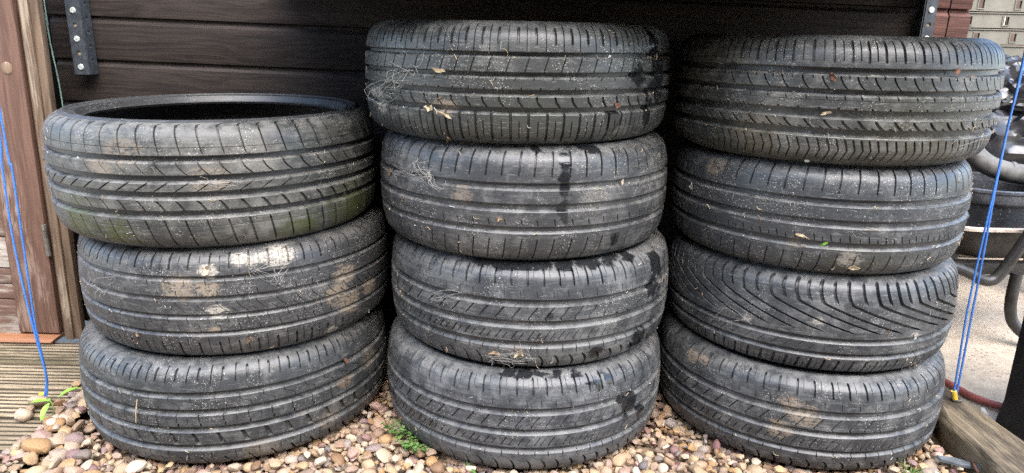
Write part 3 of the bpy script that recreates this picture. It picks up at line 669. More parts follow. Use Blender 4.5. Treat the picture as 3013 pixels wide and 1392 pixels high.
part(boxobj('roof_eave', (-2.4, 1.22, 1.38, 3.3, 2.22, 2.25), MT['wall']))
# door assembly leans a little out of plumb
LEAN = R(1.4)
def leaning(o, par=None):
    p = Vector(o.location); o.location = (p.x+math.tan(LEAN)*p.z, p.y, p.z); o.rotation_euler.y = LEAN
    return part(o, None) if par is None else o
dr = empty('door', (0, 0, 0)); dr.parent = shed; dr.location = (0, -1.9, 0)
def dpart(o, lean=True):
    if lean: p = Vector(o.location); o.location = (p.x+math.tan(LEAN)*p.z, p.y, p.z); o.rotation_euler.y = LEAN
    o.parent = dr; return o
dpart(boxobj('stile', (-1.312, -1.2045, 1.745, 1.785, .045, 2.0), MT['door'], None, .003))
z = .045
for i, hh in enumerate([.10, .045, .042, .088, .088, .088, .088, .088, .088, .088, .088]):
    dpart(boxobj('door_board', (-2.05, -1.3135, 1.752+(.004 if i in (1, 3) else 0), 1.775, z, z+hh-.003), MT['doorb'], None, .004)); z += hh
dpart(boxobj('bottom_rail', (-2.05, -1.3135, 1.776, 1.786, .045, .2), MT['dark'], None, .001))
bm = bmesh.new()
for k in range(5): bmesh.ops.create_cone(bm, cap_ends=True, segments=10, radius1=.0055, radius2=.0055, depth=.0155, matrix=Matrix.Translation((-1.2005, 1.739, .272+.0168*k)))
hg = link('hinge', bm_mesh('hinge', bm), MT['brass']); dpart(hg, False); hg.location.x += math.tan(LEAN)*.3
bm = bmesh.new(); bmesh.ops.create_uvsphere(bm, u_segments=14, v_segments=8, radius=1, matrix=Matrix.Translation((-1.222, 1.7445, .735)) @ Matrix.Diagonal((.014, .0022, .015, 1)))
dpart(link('knot', bm_mesh('knot', bm), MT['frame']), False)
fr = empty('door_frame', (0, 0, 0)); fr.parent = shed; fr.location = (0, -1.9, 0)
for (a, b, yy, m) in ((-1.2015, -1.189, 1.757, 'frame'), (-1.1885, -1.168, 1.742, 'frame'), (-1.1675, -1.147, 1.748, 'frame')):
    o = boxobj('frame_strip', (a, b, yy, 1.768, .028, 2.0), MT[m], None, .0025); p = Vector(o.location); o.location = (p.x+math.tan(LEAN)*p.z, p.y, p.z); o.rotation_euler.y = LEAN; o.parent = fr
# threshold: sloping strip under the door
v = []
for x in (-2.0, -1.213):
    v += [(x, 1.785, .024), (x, 1.722, .024), (x, 1.716, .030), (x+(0 if x < -1.5 else .006), 1.722, .036), (x+(0 if x < -1.5 else .012), 1.785, .043)]
part(link('threshold', pd_mesh('threshold', v, [(0, 1, 2, 3, 4), (9, 8, 7, 6, 5)]+[(k, k+5, (k+1) % 5+5, (k+1) % 5) for k in range(5)], 30), MT['sill']))

# shelf on slotted steel uprights (only the lower ends of the uprights are in the picture)
shelf = empty('wall_shelf', (0, 1.86, .716)); tag(shelf, 'shelf on blue black perforated steel uprights screwed to the shed wall', 'shelf')
def perforated(wd, zs, z0, z1, thick, rad=.0055):
    """flat strip in local x-z with round holes, extruded along +y"""
    bm = bmesh.new(); edges = [z0]+[(a+b)/2 for a, b in zip(zs[:-1], zs[1:])]+[z1]
    def quad(*p): bm.faces.new([bm.verts.new(q) for q in p])
    for k, zc in enumerate(zs):
        a, b = edges[k], edges[k+1]; N = 16
        sq, ci = [], []
        for j in range(N):
            t = 2*math.pi*j/N; c, s = math.cos(t), math.sin(t); m = max(abs(c), abs(s))
            sq.append((c/m*wd/2, (zc+s/m*((b-zc) if s > 0 else (zc-a))))); ci.append((rad*c, zc+rad*s))
        for yy in (0, thick):
            for j in range(N):
                j2 = (j+1) % N; quad((sq[j][0], yy, sq[j][1]), (sq[j2][0], yy, sq[j2][1]), (ci[j2][0], yy, ci[j2][1]), (ci[j][0], yy, ci[j][1]))
        for j in range(N):
            j2 = (j+1) % N; quad((ci[j][0], 0, ci[j][1]), (ci[j2][0], 0, ci[j2][1]), (ci[j2][0], thick, ci[j2][1]), (ci[j][0], thick, ci[j][1]))
    for sx in (-1, 1): quad((sx*wd/2, 0, z0), (sx*wd/2, thick, z0), (sx*wd/2, thick, z1), (sx*wd/2, 0, z1))
    for zz in (z0, z1): quad((-wd/2, 0, zz), (wd/2, 0, zz), (wd/2, thick, zz), (-wd/2, thick, zz))
    bmesh.ops.remove_doubles(bm, verts=bm.verts, dist=1e-5); return bm
def upright(xa, xb, zb, flange_x, side):
    wd = xb-xa; zs = [zb+.019+.0345*k for k in range(20)]
    u = link('upright', bm_mesh('upright', perforated(wd, zs, zb, 1.42, .0022), 30), MT['steel'], shelf); u.location = Vector(((xa+xb)/2, 1.856, 0))-Vector(shelf.location)
    bm = perforated(.040, [q+.016 for q in zs], zb, 1.42, .0022, .0048)
    bmesh.ops.rotate(bm, verts=bm.verts, cent=(0, 0, 0), matrix=Matrix.Rotation(math.pi/2, 3, 'Z'))
    f = link('flange', bm_mesh('flange', bm, 30), MT['steel'], u); f.location = (flange_x-(xa+xb)/2, .0222, 0)
    bt = boxobj('batten', (xa+.003, xb-.003, 1.8605, 1.897, zb+.012, 1.4), MT['raw']); bt.parent = shelf; bt.location = Vector(bt.location)-Vector(shelf.location)
    for k in range(0, 6, 2):
        bm = bmesh.new(); bmesh.ops.create_cone(bm, cap_ends=True, segments=20, radius1=.0078, radius2=.0062, depth=.0026, matrix=Matrix.Rotation(math.pi/2, 4, 'X'))
        for a in (0, math.pi/2):
            bmesh.ops.create_cube(bm, size=1, matrix=Matrix.Translation((0, -.0014, 0)) @ Matrix.Rotation(a, 4, 'Y') @ Matrix.Diagonal((.006, .0005, .0012, 1)))
        s_ = link('screw', bm_mesh('screw', bm, 40), MT['zinc'], u); s_.location = (0, -.0016, zs[k if side < 0 else k+1])
upright(-1.1275, -1.0915, .716, -1.0915+.0012, -1)
upright(1.018, 1.0455, .79, 1.018-.0012+.0, 1)
for o in [c for c in shelf.children]: pass
sb = boxobj('shelf_board', (-.60, 1.012, 1.17, 1.898, .958, .980), MT['wall'], None, .002); sb.parent = shelf; sb.location = Vector(sb.location)-Vector(shelf.location)

# ------------------------------------------------------------------ tyres
for i, k in enumerate(('L3', 'L2', 'L1', 'M4', 'M3', 'M2', 'M1', 'R4', 'R3', 'R2', 'R1')): build_tyre(k, 11+i)

#DETAILS_BELOW
# ------------------------------------------------------------------ timber sleeper
ys = np.linspace(.6, 1.66, 54); P = []
for y in ys:
    xl = sleeper_left(y); xr = float(np.interp(y, [.6, 1.28, 1.5, 1.66], [1.085, 1.060, 1.034, 1.022]))
    n = lambda a, b: mnoise.noise((y*9, a, b))
    top = .058+.004*n(1, 0)
    notch = .010*math.exp(-((y-1.235)/.03)**2)
    row = [(xl+.012, -.03), (xl+.004+notch+.003*n(2, 0), .012), (xl+notch+.004*n(2.4, 1), .040), (xl+.003+notch+.004*n(3, 0), top-.008), (xl+.012+.002*n(4, 0), top)]
    for f in (.25, .4, .55, .7, .85): row.append((xl+(xr-xl)*f, top+.0022*n(5+f*9, 2)+.0012*mnoise.noise((y*30, f*40, 1))))
    row += [(xr-.008, top-.001), (xr+.002*n(8, 1), top-.010), (xr, -.03)]
    P.append([(a-1.0, y-1.13, b) for a, b in row])
slp = link('timber_sleeper', grid_mesh('timber_sleeper', np.array(P), False, None, 40, closed_v=True), MT['sleeper']); slp.location = (1.0, 1.13, 0)
tag(slp, 'weathered grey timber sleeper edging the pebbles at lower right', 'sleeper')

# ------------------------------------------------------------------ blue cords
def cord(label, s1, s2, fer, eye):
    r = empty('blue_cord', eye); tag(r, label, 'cord', 'blue cords hanging from the eave'); e = Vector(eye)
    for s_ in (s1, s2):
        o = link('strand', tube_mesh('strand', [Vector(p)-e for p in s_], .0022, 8, True, 10), MT['blue'], r)
    bm = bmesh.new(); q = Vector(fer[1])-Vector(fer[0])
    bmesh.ops.create_cone(bm, cap_ends=True, segments=14, radius1=.0062, radius2=.0058, depth=q.length, matrix=Matrix.Translation((Vector(fer[0])+Vector(fer[1]))/2-e) @ q.to_track_quat('Z', 'Y').to_matrix().to_4x4())
    link('ferrule', bm_mesh('ferrule', bm), MT['yellow'], r)
    bm = bmesh.new()
    for k in range(2): 
        rr = bmesh.ops.create_circle(bm, segments=18, radius=.011-.005*k, matrix=Matrix.Translation((0, 0, .0015)))
    bmesh.ops.bridge_loops(bm, edges=bm.edges); ex = bmesh.ops.extrude_face_region(bm, geom=bm.faces[:]); bmesh.ops.translate(bm, verts=[v for v in ex['geom'] if isinstance(v, bmesh.types.BMVert)], vec=(0, 0, .0022))
    link('washer', bm_mesh('washer', bm), MT['brass'], r)
cord('pair of thin blue cords hanging in front of the shed door at left',
     [(-1.0405, 1.42, .036), (-1.031, 1.42, .060), (-1.0265, 1.42, .10), (-1.033, 1.42, .18), (-1.040, 1.42, .283), (-1.044, 1.42, .42), (-1.039, 1.42, .56), (-1.032, 1.42, .66), (-1.02, 1.42, 1.2), (-1.02, 1.42, 2.22)],
     [(-1.0375, 1.421, .030), (-1.030, 1.421, .056), (-1.0272, 1.423, .095), (-1.032, 1.423, .20), (-1.030, 1.423, .283), (-1.0265, 1.423, .40), (-1.0235, 1.423, .50), (-1.022, 1.423, .56), (-1.0255, 1.423, .622), (-1.024, 1.423, 1.2), (-1.024, 1.423, 2.22)],
     ((-1.046, 1.42, .028), (-1.043, 1.42, .046)), (-1.042, 1.42, .024))
cord('pair of thin blue cords tied to the timber sleeper at right',
     [(.9975, 1.438, .082), (.996, 1.44, .15), (.9915, 1.44, .25), (.9905, 1.44, .30), (.991, 1.44, .40), (.9935, 1.44, .55), (.995, 1.44, .691), (.997, 1.44, .79), (1.0, 1.44, 1.3), (1.0, 1.44, 2.22)],
     [(1.0065, 1.441, .066), (1.006, 1.442, .15), (1.004, 1.442, .25), (1.003, 1.442, .32), (1.0005, 1.442, .43), (.997, 1.442, .55), (.9965, 1.442, .69), (1.0005, 1.442, .80), (1.004, 1.442, 1.3), (1.004, 1.442, 2.22)],
     ((1.003, 1.438, .066), (.9965, 1.438, .086)), (1.011, 1.443, .0605))
wv = link('green_wire', tube_mesh('green_wire', [(-1.176, 1.85, 2.1), (-1.174, 1.85, .94), (-1.176, 1.85, .866), (-1.174, 1.85, .778), (-1.169, 1.85, .702), (-1.168, 1.85, .60), (-1.17, 1.85, .3), (-1.17, 1.85, .02)], .0016, 6), MT['green'])
tag(wv, 'thin pale green wire hanging in the dark gap beside the door frame', 'wire')

# ------------------------------------------------------------------ things at the right edge
def lathe(name, prof, mat, parent, loc, seg=40, angle=35, sx=1.0):
    P = np.array([[(r*math.cos(a)*sx, r*math.sin(a), z) for r, z in prof] for a in np.linspace(0, 2*math.pi, seg, endpoint=False)])
    o = link(name, grid_mesh(name, P, True, None, angle, flip=False), mat, parent); o.location = loc; return o
barrow = empty('wheelbarrow', (1.6, 2.15, 0)); tag(barrow, 'dark wheelbarrow with black tubular frame holding a bucket, behind the right tyres', 'wheelbarrow')
bo = -Vector(barrow.location)
def bpart(o): o.parent = barrow; o.location = Vector(o.location)+bo; return o
def rrect(x0, x1, y0, y1, r, z, n=6):
    out = []
    for (cx, cy, a0) in ((x1-r, y1-r, 0), (x0+r, y1-r, 90), (x0+r, y0+r, 180), (x1-r, y0+r, 270)):
        for k in range(n+1): a = R(a0+90*k/n); out.append((cx+r*math.cos(a), cy+r*math.sin(a), z))
    return out
loops = [rrect(1.31, 1.85, 1.99, 2.36, .07, .232), rrect(1.27, 1.92, 1.95, 2.42, .08, .245), rrect(1.205, 2.02, 1.895, 2.5, .10, .338)]
inn = [rrect(1.212, 2.013, 1.902, 2.493, .10, .338), rrect(1.278, 1.912, 1.958, 2.412, .08, .250), rrect(1.318, 1.842, 1.998, 2.352, .07, .240)]
P = np.array(loops+inn).transpose(1, 0, 2)
tr = link('tray', grid_mesh('tray', P, True, None, 40, closed_v=True, flip=True), MT['tray']); bpart(tr)
L2 = [rrect(1.196, 2.029, 1.886, 2.509, .10, .336), rrect(1.196, 2.029, 1.886, 2.509, .10, .344), rrect(1.214, 2.011, 1.904, 2.491, .10, .344), rrect(1.214, 2.011, 1.904, 2.491, .10, .336)]
bpart(link('tray_lip', grid_mesh('tray_lip', np.array(L2).transpose(1, 0, 2), True, None, 40, closed_v=True), MT['lip']))
bpart(boxobj('chassis_bar', (1.20, 1.95, 1.93, 1.97, .198, .2325), MT['tubeb'], None, .004))
bpart(link('frame_tube', tube_mesh('frame_tube', [(1.10, 1.862, .262), (1.20, 1.862, .246), (1.262, 1.862, .226), (1.300, 1.862, .207), (1.328, 1.862, .204), (1.350, 1.862, .224), (1.385, 1.862, .295), (1.44, 1.862, .42), (1.50, 1.85, .54), (1.56, 1.80, .62), (1.66, 1.62, .68)], .0150, 14), MT['tubeb']))
bpart(link('leg', tube_mesh('leg', [(1.425, 1.90, .215), (1.424, 1.90, .16), (1.428, 1.90, .11), (1.442, 1.895, .066), (1.475, 1.88, .035), (1.53, 1.86, .014), (1.60, 1.85, .012)], .0155, 12), MT['tubeb']))
bpart(link('leg', tube_mesh('leg', [(1.775, 2.33, .235), (1.774, 2.33, .16), (1.778, 2.33, .11), (1.792, 2.33, .066), (1.825, 2.33, .035), (1.88, 2.31, .014), (1.95, 2.31, .012)], .0155, 12), MT['tubeb']))
def wheel(loc):
    o = lathe('wheel', [(.05, -.03), (.15, -.03), (.17, -.02), (.18, 0), (.17, .02), (.15, .03), (.05, .03)], MT['tubeb'], None, (0, 0, 0), 32); o.rotation_euler = (math.pi/2, 0, 0); o.location = loc; bpart(o)
wheel((2.2, 2.2, .178))
# bucket
bk = empty('bucket', (1.445, 2.13, .241)); tag(bk, 'scratched black plastic bucket standing in the wheelbarrow', 'bucket')
lathe('body', [(.001, 0), (.128, 0), (.132, .006), (.152, .165), (.150, .165), (.130, .008), (.001, .006)], MT['bucket'], bk, (0, 0, 0))
lathe('rim', [(.1535, .150), (.160, .149), (.163, .155), (.163, .178), (.166, .182), (.1655, .189), (.160, .192), (.152, .190), (.151, .166)], MT['rim'], bk, (0, 0, 0))
link('handle', tube_mesh('handle', [(-.155, .02, .155), (-.157, -.03, .10), (-.135, -.09, .075), (-.105, -.124, .062), (-.03, -.155, .058), (.05, -.152, .060), (.10, -.128, .072), (.15, -.05, .11), (.155, .02, .155)], .0022, 8), MT['wire'], bk)
# grey pipe bend lying across the bucket
pp = link('drain_pipe', tube_mesh('drain_pipe', [(1.30, 2.33, .66), (1.345, 2.26, .615), (1.385, 2.20, .555), (1.425, 2.155, .493), (1.48, 2.13, .466), (1.56, 2.12, .455), (1.75, 2.11, .452)], .030, 18), MT['pipe'])
tag(pp, 'grey plastic drainpipe bend resting on the black bucket', 'pipe')
for i, (t, m) in enumerate((((1.398, 2.187, .535), (1.406, 2.178, .523)), ((1.50, 2.128, .4625), (1.512, 2.127, .4615)))):
    o = link('socket_ring', tube_mesh('socket_ring', [t, m], .0315, 18, True, 1), MT['pipe'], pp)
# bin bags
def bag(label, c, s, seed, grp='black bin bags'):
    bm = bmesh.new(); bmesh.ops.create_icosphere(bm, subdivisions=5, radius=1); kn = Vector((random.Random(seed).uniform(-.5, .5), -.35, .8)).normalized()
    for v in bm.verts:
        q = v.co.copy(); a = q.cross(kn); ang = math.atan2(a.x, a.y); pol = q.angle(kn)
        o3 = Vector((seed*7.3, seed*3.1, 0))
        fold = abs(mnoise.noise(Vector((ang*2.6+.6*mnoise.noise(q*2+o3), pol*.9, seed))))*.34*math.exp(-pol*.35)
        cr = abs(mnoise.noise(q*2.3+o3))*.26+abs(mnoise.noise(q*5.5+o3))*.12+abs(mnoise.noise(q*13+o3))*.035
        d = 1.12-fold-cr
        if q.z < -.35: d *= 1
        v.co = Vector((c[0]+q.x*d*s[0], c[1]+q.y*d*s[1], c[2]+max(q.z*d, -.8)*s[2]))
    cc = Vector((c[0], c[1], c[2]-.8*s[2]))
    bmesh.ops.translate(bm, verts=bm.verts, vec=-cc)
    o = link('bin_bag', bm_mesh('bin_bag', bm, 28), MT['bag']); o.location = cc; tag(o, label, 'bin bag', grp)
bag('shiny crumpled black bin bag, uppermost beside the right tyre stack', (1.66, 2.52, .665), (.24, .16, .13), 3)
bag('large shiny black bin bag heaped above the wheelbarrow bucket', (1.74, 2.50, .50), (.33, .16, .20), 8)
bag('dark slack black bin bag behind the drainpipe at right', (1.52, 2.62, .28), (.24, .20, .34), 5)
# stacked olive trays on a brown box
bxo = empty('cardboard_box', (1.90, 2.95, 0)); tag(bxo, 'brown box under the olive plastic trays at upper right', 'box')
boxobj('body', (-.42, .42, -.20, .20, 0, .77), MT['card'], bxo, .006); boxobj('flap', (-.42, .42, -.215, -.203, .60, .765), MT['card'], bxo, .002)
TL = ('lowest', 'second lowest', 'third from bottom', 'fourth from bottom', 'fifth from bottom')
def olive_tray(i):
    zz = .774+.0555*i; root = empty('plastic_tray', (1.83+.004*math.sin(i*2.1), 2.62, zz)); tag(root, 'olive plastic tray with rectangular slots, %s of the stack at upper right' % TL[i], 'tray', 'stacked olive plastic trays')
    W_, H_ = .62, .054; x0 = -W_/2; xs_ = []
    sl = [-.245+(.03 if i % 2 else .0)+k*.13 for k in range(5)]
    bm = bmesh.new(); px = x0
    for s_ in sl:
        if s_ < x0+.01 or s_ > -x0-.04: continue
        box(bm, px, s_, -.004, .004, .002, H_-.002); box(bm, s_, s_+.02, -.004, .004, .002, .012); box(bm, s_, s_+.02, -.004, .004, .040, H_-.002); px = s_+.02; xs_.append(s_)
    box(bm, px, -x0, -.004, .004, .002, H_-.002)
    link('front_panel', bm_mesh('front_panel', bm), MT['olive'], root)
    for s_ in xs_:
        bm = bmesh.new()
        for (a, b, c, d) in ((s_-.003, s_+.023, .0085, .012), (s_-.003, s_+.023, .040, .0435), (s_-.003, s_, .012, .040), (s_+.02, s_+.023, .012, .040)): box(bm, a, b, -.0065, -.0042, c, d)
        link('slot_rim', bm_mesh('slot_rim', bm), MT['olive'], root)
    boxobj('rim_flange', (x0, -x0, -.0085, -.0042, H_-.004, H_-.0005), MT['olive'], root, .0008)
    boxobj('base', (x0+.002, -x0-.002, .0045, .30, .001, .006), MT['olive'], root, .001)
    boxobj('side_panel', (x0, x0+.006, .0045, .30, .0065, H_-.002), MT['olive'], root, .001); boxobj('side_panel', (-x0-.006, -x0, .0045, .30, .0065, H_-.002), MT['olive'], root, .001)
for i in range(5): olive_tray(i)
# black panel by the sleeper
bn = empty('black_bin', (1.25, 1.37, 0)); tag(bn, 'matt black upright plastic bin at the right edge, behind the sleeper', 'bin')
P = np.array([rrect(1.112, 1.40, 1.30, 1.444, .012, z) if z > .06 else rrect(1.104, 1.405, 1.295, 1.448, .012, z) for z in (-.002, .066, .068, .30, .55)]+[rrect(1.13, 1.38, 1.32, 1.42, .012, .55), rrect(1.13, 1.38, 1.32, 1.42, .012, .05)]).transpose(1, 0, 2)
o = link('body', grid_mesh('body', P, True, None, 35, flip=True), MT['binb'], bn); o.location = -Vector(bn.location)
boxobj('lid', (-.155, .16, -.085, .085, .551, .566), MT['binb'], bn, .004)
# hose and rope
hs = link('garden_hose', tube_mesh('garden_hose', [(.99, 1.80, .008), (1.07, 1.70, .008), (1.108, 1.627, .008), (1.127, 1.560, .008), (1.165, 1.515, .008), (1.22, 1.49, .008), (1.40, 1.50, .008), (1.9, 1.65, .008)], .0092, 12), MT['hose'])
tag(hs, 'faded red garden hose lying on the concrete behind the sleeper', 'hose')
pts = [(1.115, 1.50, .006), (1.105, 1.47, .006), (1.092, 1.44, .006), (1.084, 1.40, .006), (1.08, 1.34, .006)]
rp_ = empty('white_rope', pts[0]); tag(rp_, 'short length of twisted white rope between sleeper and black bin', 'rope')
for ph in (0, 2.1, 4.2):
    q = []
    for k in range(50):
        f = k/49*(len(pts)-1); i = min(int(f), len(pts)-2); p = Vector(pts[i]).lerp(Vector(pts[i+1]), f-i); a = k*.9+ph; q.append(p-Vector(pts[0])+Vector((math.cos(a)*.0035, 0, .001+math.sin(a)*.0035)))
    link('strand', tube_mesh('strand', q, .0032, 6, True, 1), MT['rope'], rp_)
# fence far behind
fn = empty('garden_fence', (2.6, 4.4, 0)); tag(fn, 'brown close boarded garden fence far behind the wheelbarrow', 'fence')
for i in range(34): boxobj('fence_board', (-1.7+i*.1, -1.604+i*.1, (i % 2)*.012, .014+(i % 2)*.012, 0, 1.75), MT['fence'], fn, .002)
boxobj('fence_rail', (-1.7, 1.7, .03, .07, 1.2, 1.28), MT['fence'], fn); boxobj('fence_rail', (-1.7, 1.7, .03, .07, .4, .48), MT['fence'], fn)

# ------------------------------------------------------------------ plants
def leaf_mesh(name, L, Wd, curl=.25, n=6):
    v, f = [], []
    for i in range(n+1):
        t = i/n; w_ = Wd*math.sin(math.pi*min(1, t*.94+.05))**.8*(1-.25*t); z = curl*L*(t-t*t*1.3)
        v += [(-w_, L*t, z+w_*.35), (0, L*t, z), (w_, L*t, z+w_*.35)]
    for i in range(n): a = i*3; f += [(a, a+1, a+4, a+3), (a+1, a+2, a+5, a+4)]
    m = len(v); v += [(x, y, z-.0005) for x, y, z in v]; f += [tuple(q+m for q in reversed(k)) for k in f]
    return pd_mesh(name, v, f, 60)
sd_ = empty('seedling', (-.992, 1.372, .018)); tag(sd_, 'small bright green seedling among the pebbles at lower left', 'seedling')
link('stem', tube_mesh('stem', [(0, 0, 0), (.004, 0, .02), (.0, 0, .04)], .0016, 6), MT['stalk'], sd_)
for (p, rz, rx, L, Wd) in (((-.006, 0, .036), 95, -4, .040, .0095), ((.012, .01, .040), -58, 22, .044, .0085), ((0, -.004, .034), 172, -38, .040, .0075), ((-.002, 0, .036), 60, -10, .018, .007), ((.002, -.026, .014), 205, -8, .018, .006)):
    o = link('leaf', leaf_mesh('leaf', L, Wd), MT['leaf'], sd_); o.location = p; o.rotation_euler = (R(rx), 0, R(rz))
def weed(label, c, rad, n, hgt, seed, leafL=.009, thin=False):
    r = random.Random(seed); root = empty('weed', c); tag(root, label, 'weed', 'weeds among the pebbles'); V, Fc, S, SF = [], [], [], []
    for s_ in range(n):
        a = r.uniform(0, 6.28); d = rad*math.sqrt(r.random()); b = Vector((math.cos(a)*d*.6, math.sin(a)*d*.6, 0)); tip = Vector((math.cos(a)*d*1.3+r.gauss(0, .006), math.sin(a)*d*1.1+r.gauss(0, .006), hgt*r.uniform(.4, 1)))
        for k in range(7 if not thin else 1):
            t = (k+1)/7 if not thin else .0; p = b.lerp(tip, t); p.z = tip.z*(t**.7); aa = r.uniform(0, 6.28); L = leafL*r.uniform(.6, 1.2)
            dr_ = Vector((math.cos(aa), math.sin(aa), r.uniform(0, .7))).normalized() if not thin else (tip-b).normalized(); L = L if not thin else (tip-b).length*1.3
            sd2 = dr_.cross(Vector((0, 0, 1))).normalized()*L*(.36 if not thin else .03)
            q = [p, p+dr_*L*.45+sd2, p+dr_*L+Vector((0, 0, -.002 if not thin else -.01)), p+dr_*L*.45-sd2]; m = len(V)
            up_ = Vector((0, 0, .0004)); V += q+[x-up_ for x in q]; Fc += [(m, m+1, m+2, m+3), (m+7, m+6, m+5, m+4)]
        m = len(S); e = Vector((.0005, 0, 0)); g = Vector((0, .0005, 0)); S += [b-e, b+e, b+g, tip]; SF += [(m, m+1, m+3), (m+1, m+2, m+3), (m+2, m, m+3)]
    tag(link('foliage', pd_mesh('foliage', V, Fc, 60), MT['weed'], root), kind='stuff'); link('stems', pd_mesh('stems', S, SF, 60), MT['stalk'], root)
weed('small green chickweed clump against the bottom middle tyre, upper clump', (-.232, 1.352, .006), .030, 20, .032, 1)
weed('low green weed sprawling under the bottom middle tyre, lower clump', (-.187, 1.287, .006), .032, 20, .026, 2)
weed('tiny green weed tip at the foot of the middle stack', (-.075, 1.222, .004), .012, 5, .012, 3, .006)
weed('tuft of fine grass at the foot of the bottom right tyre', (.805, 1.243, .002), .022, 34, .026, 4, .02, True)

# ------------------------------------------------------------------ litter on the pebbles and concrete
def chip(name, pts2, th, mat, loc, rot, label, cat, group=None):
    n = len(pts2); v = [(x, y, 0) for x, y in pts2]+[(x*.94, y*.94, th) for x, y in pts2]; f = [tuple(range(n-1, -1, -1)), tuple(range(n, 2*n))]+[(i, (i+1) % n, n+(i+1) % n, n+i) for i in range(n)]
    o = link(name, pd_mesh(name, v, f, 25), mat); o.location = loc; o.rotation_euler = rot; tag(o, label, cat, group); return o
chip('slate_piece', [(-.042, .008), (-.01, .012), (.036, .004), (.044, -.006), (.0, -.009), (-.036, -.004)], .006, MT['slate'], (.915, 1.262, .014), (R(8), R(4), R(-14)), 'flat blue grey slate chip on the pebbles beside the sleeper', 'slate')
chip('slate_piece', [(-.022, .007), (.012, .008), (.024, .0), (.016, -.008), (-.02, -.006)], .009, MT['slate'], (.958, 1.240, .012), (R(-5), R(10), R(-10)), 'small dark slate block touching the sleeper at lower right', 'slate')
o = link('twig', tube_mesh('twig', [(.928, 1.222, .022), (.934, 1.245, .024), (.944, 1.270, .020)], [.0025, .003, .0022], 7), MT['rust']); tag(o, 'rusty brown twig across the pebbles beside the slate chips', 'twig')
for i, (a, b, m, lab) in enumerate((((1.105, 1.84), (1.125, 1.822), 'rust', 'short dark twig on the concrete, nearer the tyres'), ((1.13, 1.83), (1.185, 1.80), 'dry', 'longer brown twig on the concrete beside the black bin'), ((1.122, 1.90), (1.13, 1.89), 'rust', 'small dark leaf scrap on the concrete'))):
    o = link('twig', tube_mesh('twig', [(*a, .003), ((a[0]+b[0])/2, (a[1]+b[1])/2+.002, .006), (*b, .003)], [.0018, .0028, .0012], 6), MT[m]); tag(o, lab, 'twig', 'twigs on the concrete')

# ------------------------------------------------------------------ litter stuck to the tyres
def frame_at(p, n, spin):
    n = n.normalized(); t = Vector((0, 0, 1)).cross(n).normalized(); b = n.cross(t)
    return Matrix.Translation(p) @ Matrix(((t.x, b.x, n.x, 0), (t.y, b.y, n.y, 0), (t.z, b.z, n.z, 0), (0, 0, 0, 1))) @ Matrix.Rotation(spin, 4, 'Z')
def flake(name, k, dx, dy, L, Wd, mat, label, cat, spin=0, seed=0, group=None, lift=.0015):
    r = random.Random(seed*13+int(dx)); p, n, _ = on_tyre(k, dx, dy, lift); N = 9; v, f = [], []
    ring = []
    for i in range(N):
        a = 2*math.pi*i/N; q = r.uniform(.3, 1.1); x, y = math.cos(a)*L*q*.85, math.sin(a)*Wd*q*1.1; ring.append((x, y, (x/L)**2*L*.5+r.uniform(-.1, .35)*L))
    v = [(0, 0, .0004)]+ring+[(0, 0, -.0006)]+[(x, y, z-.0009) for x, y, z in ring]
    for i in range(N):
        j = (i+1) % N; f += [(0, 1+i, 1+j), (N+1, N+2+j, N+2+i), (1+i, N+2+i, N+2+j, 1+j)]
    o = link(name, pd_mesh(name, v, f, 50), mat); o.matrix_world = frame_at(p, n, spin); tag(o, label, cat, group); return o
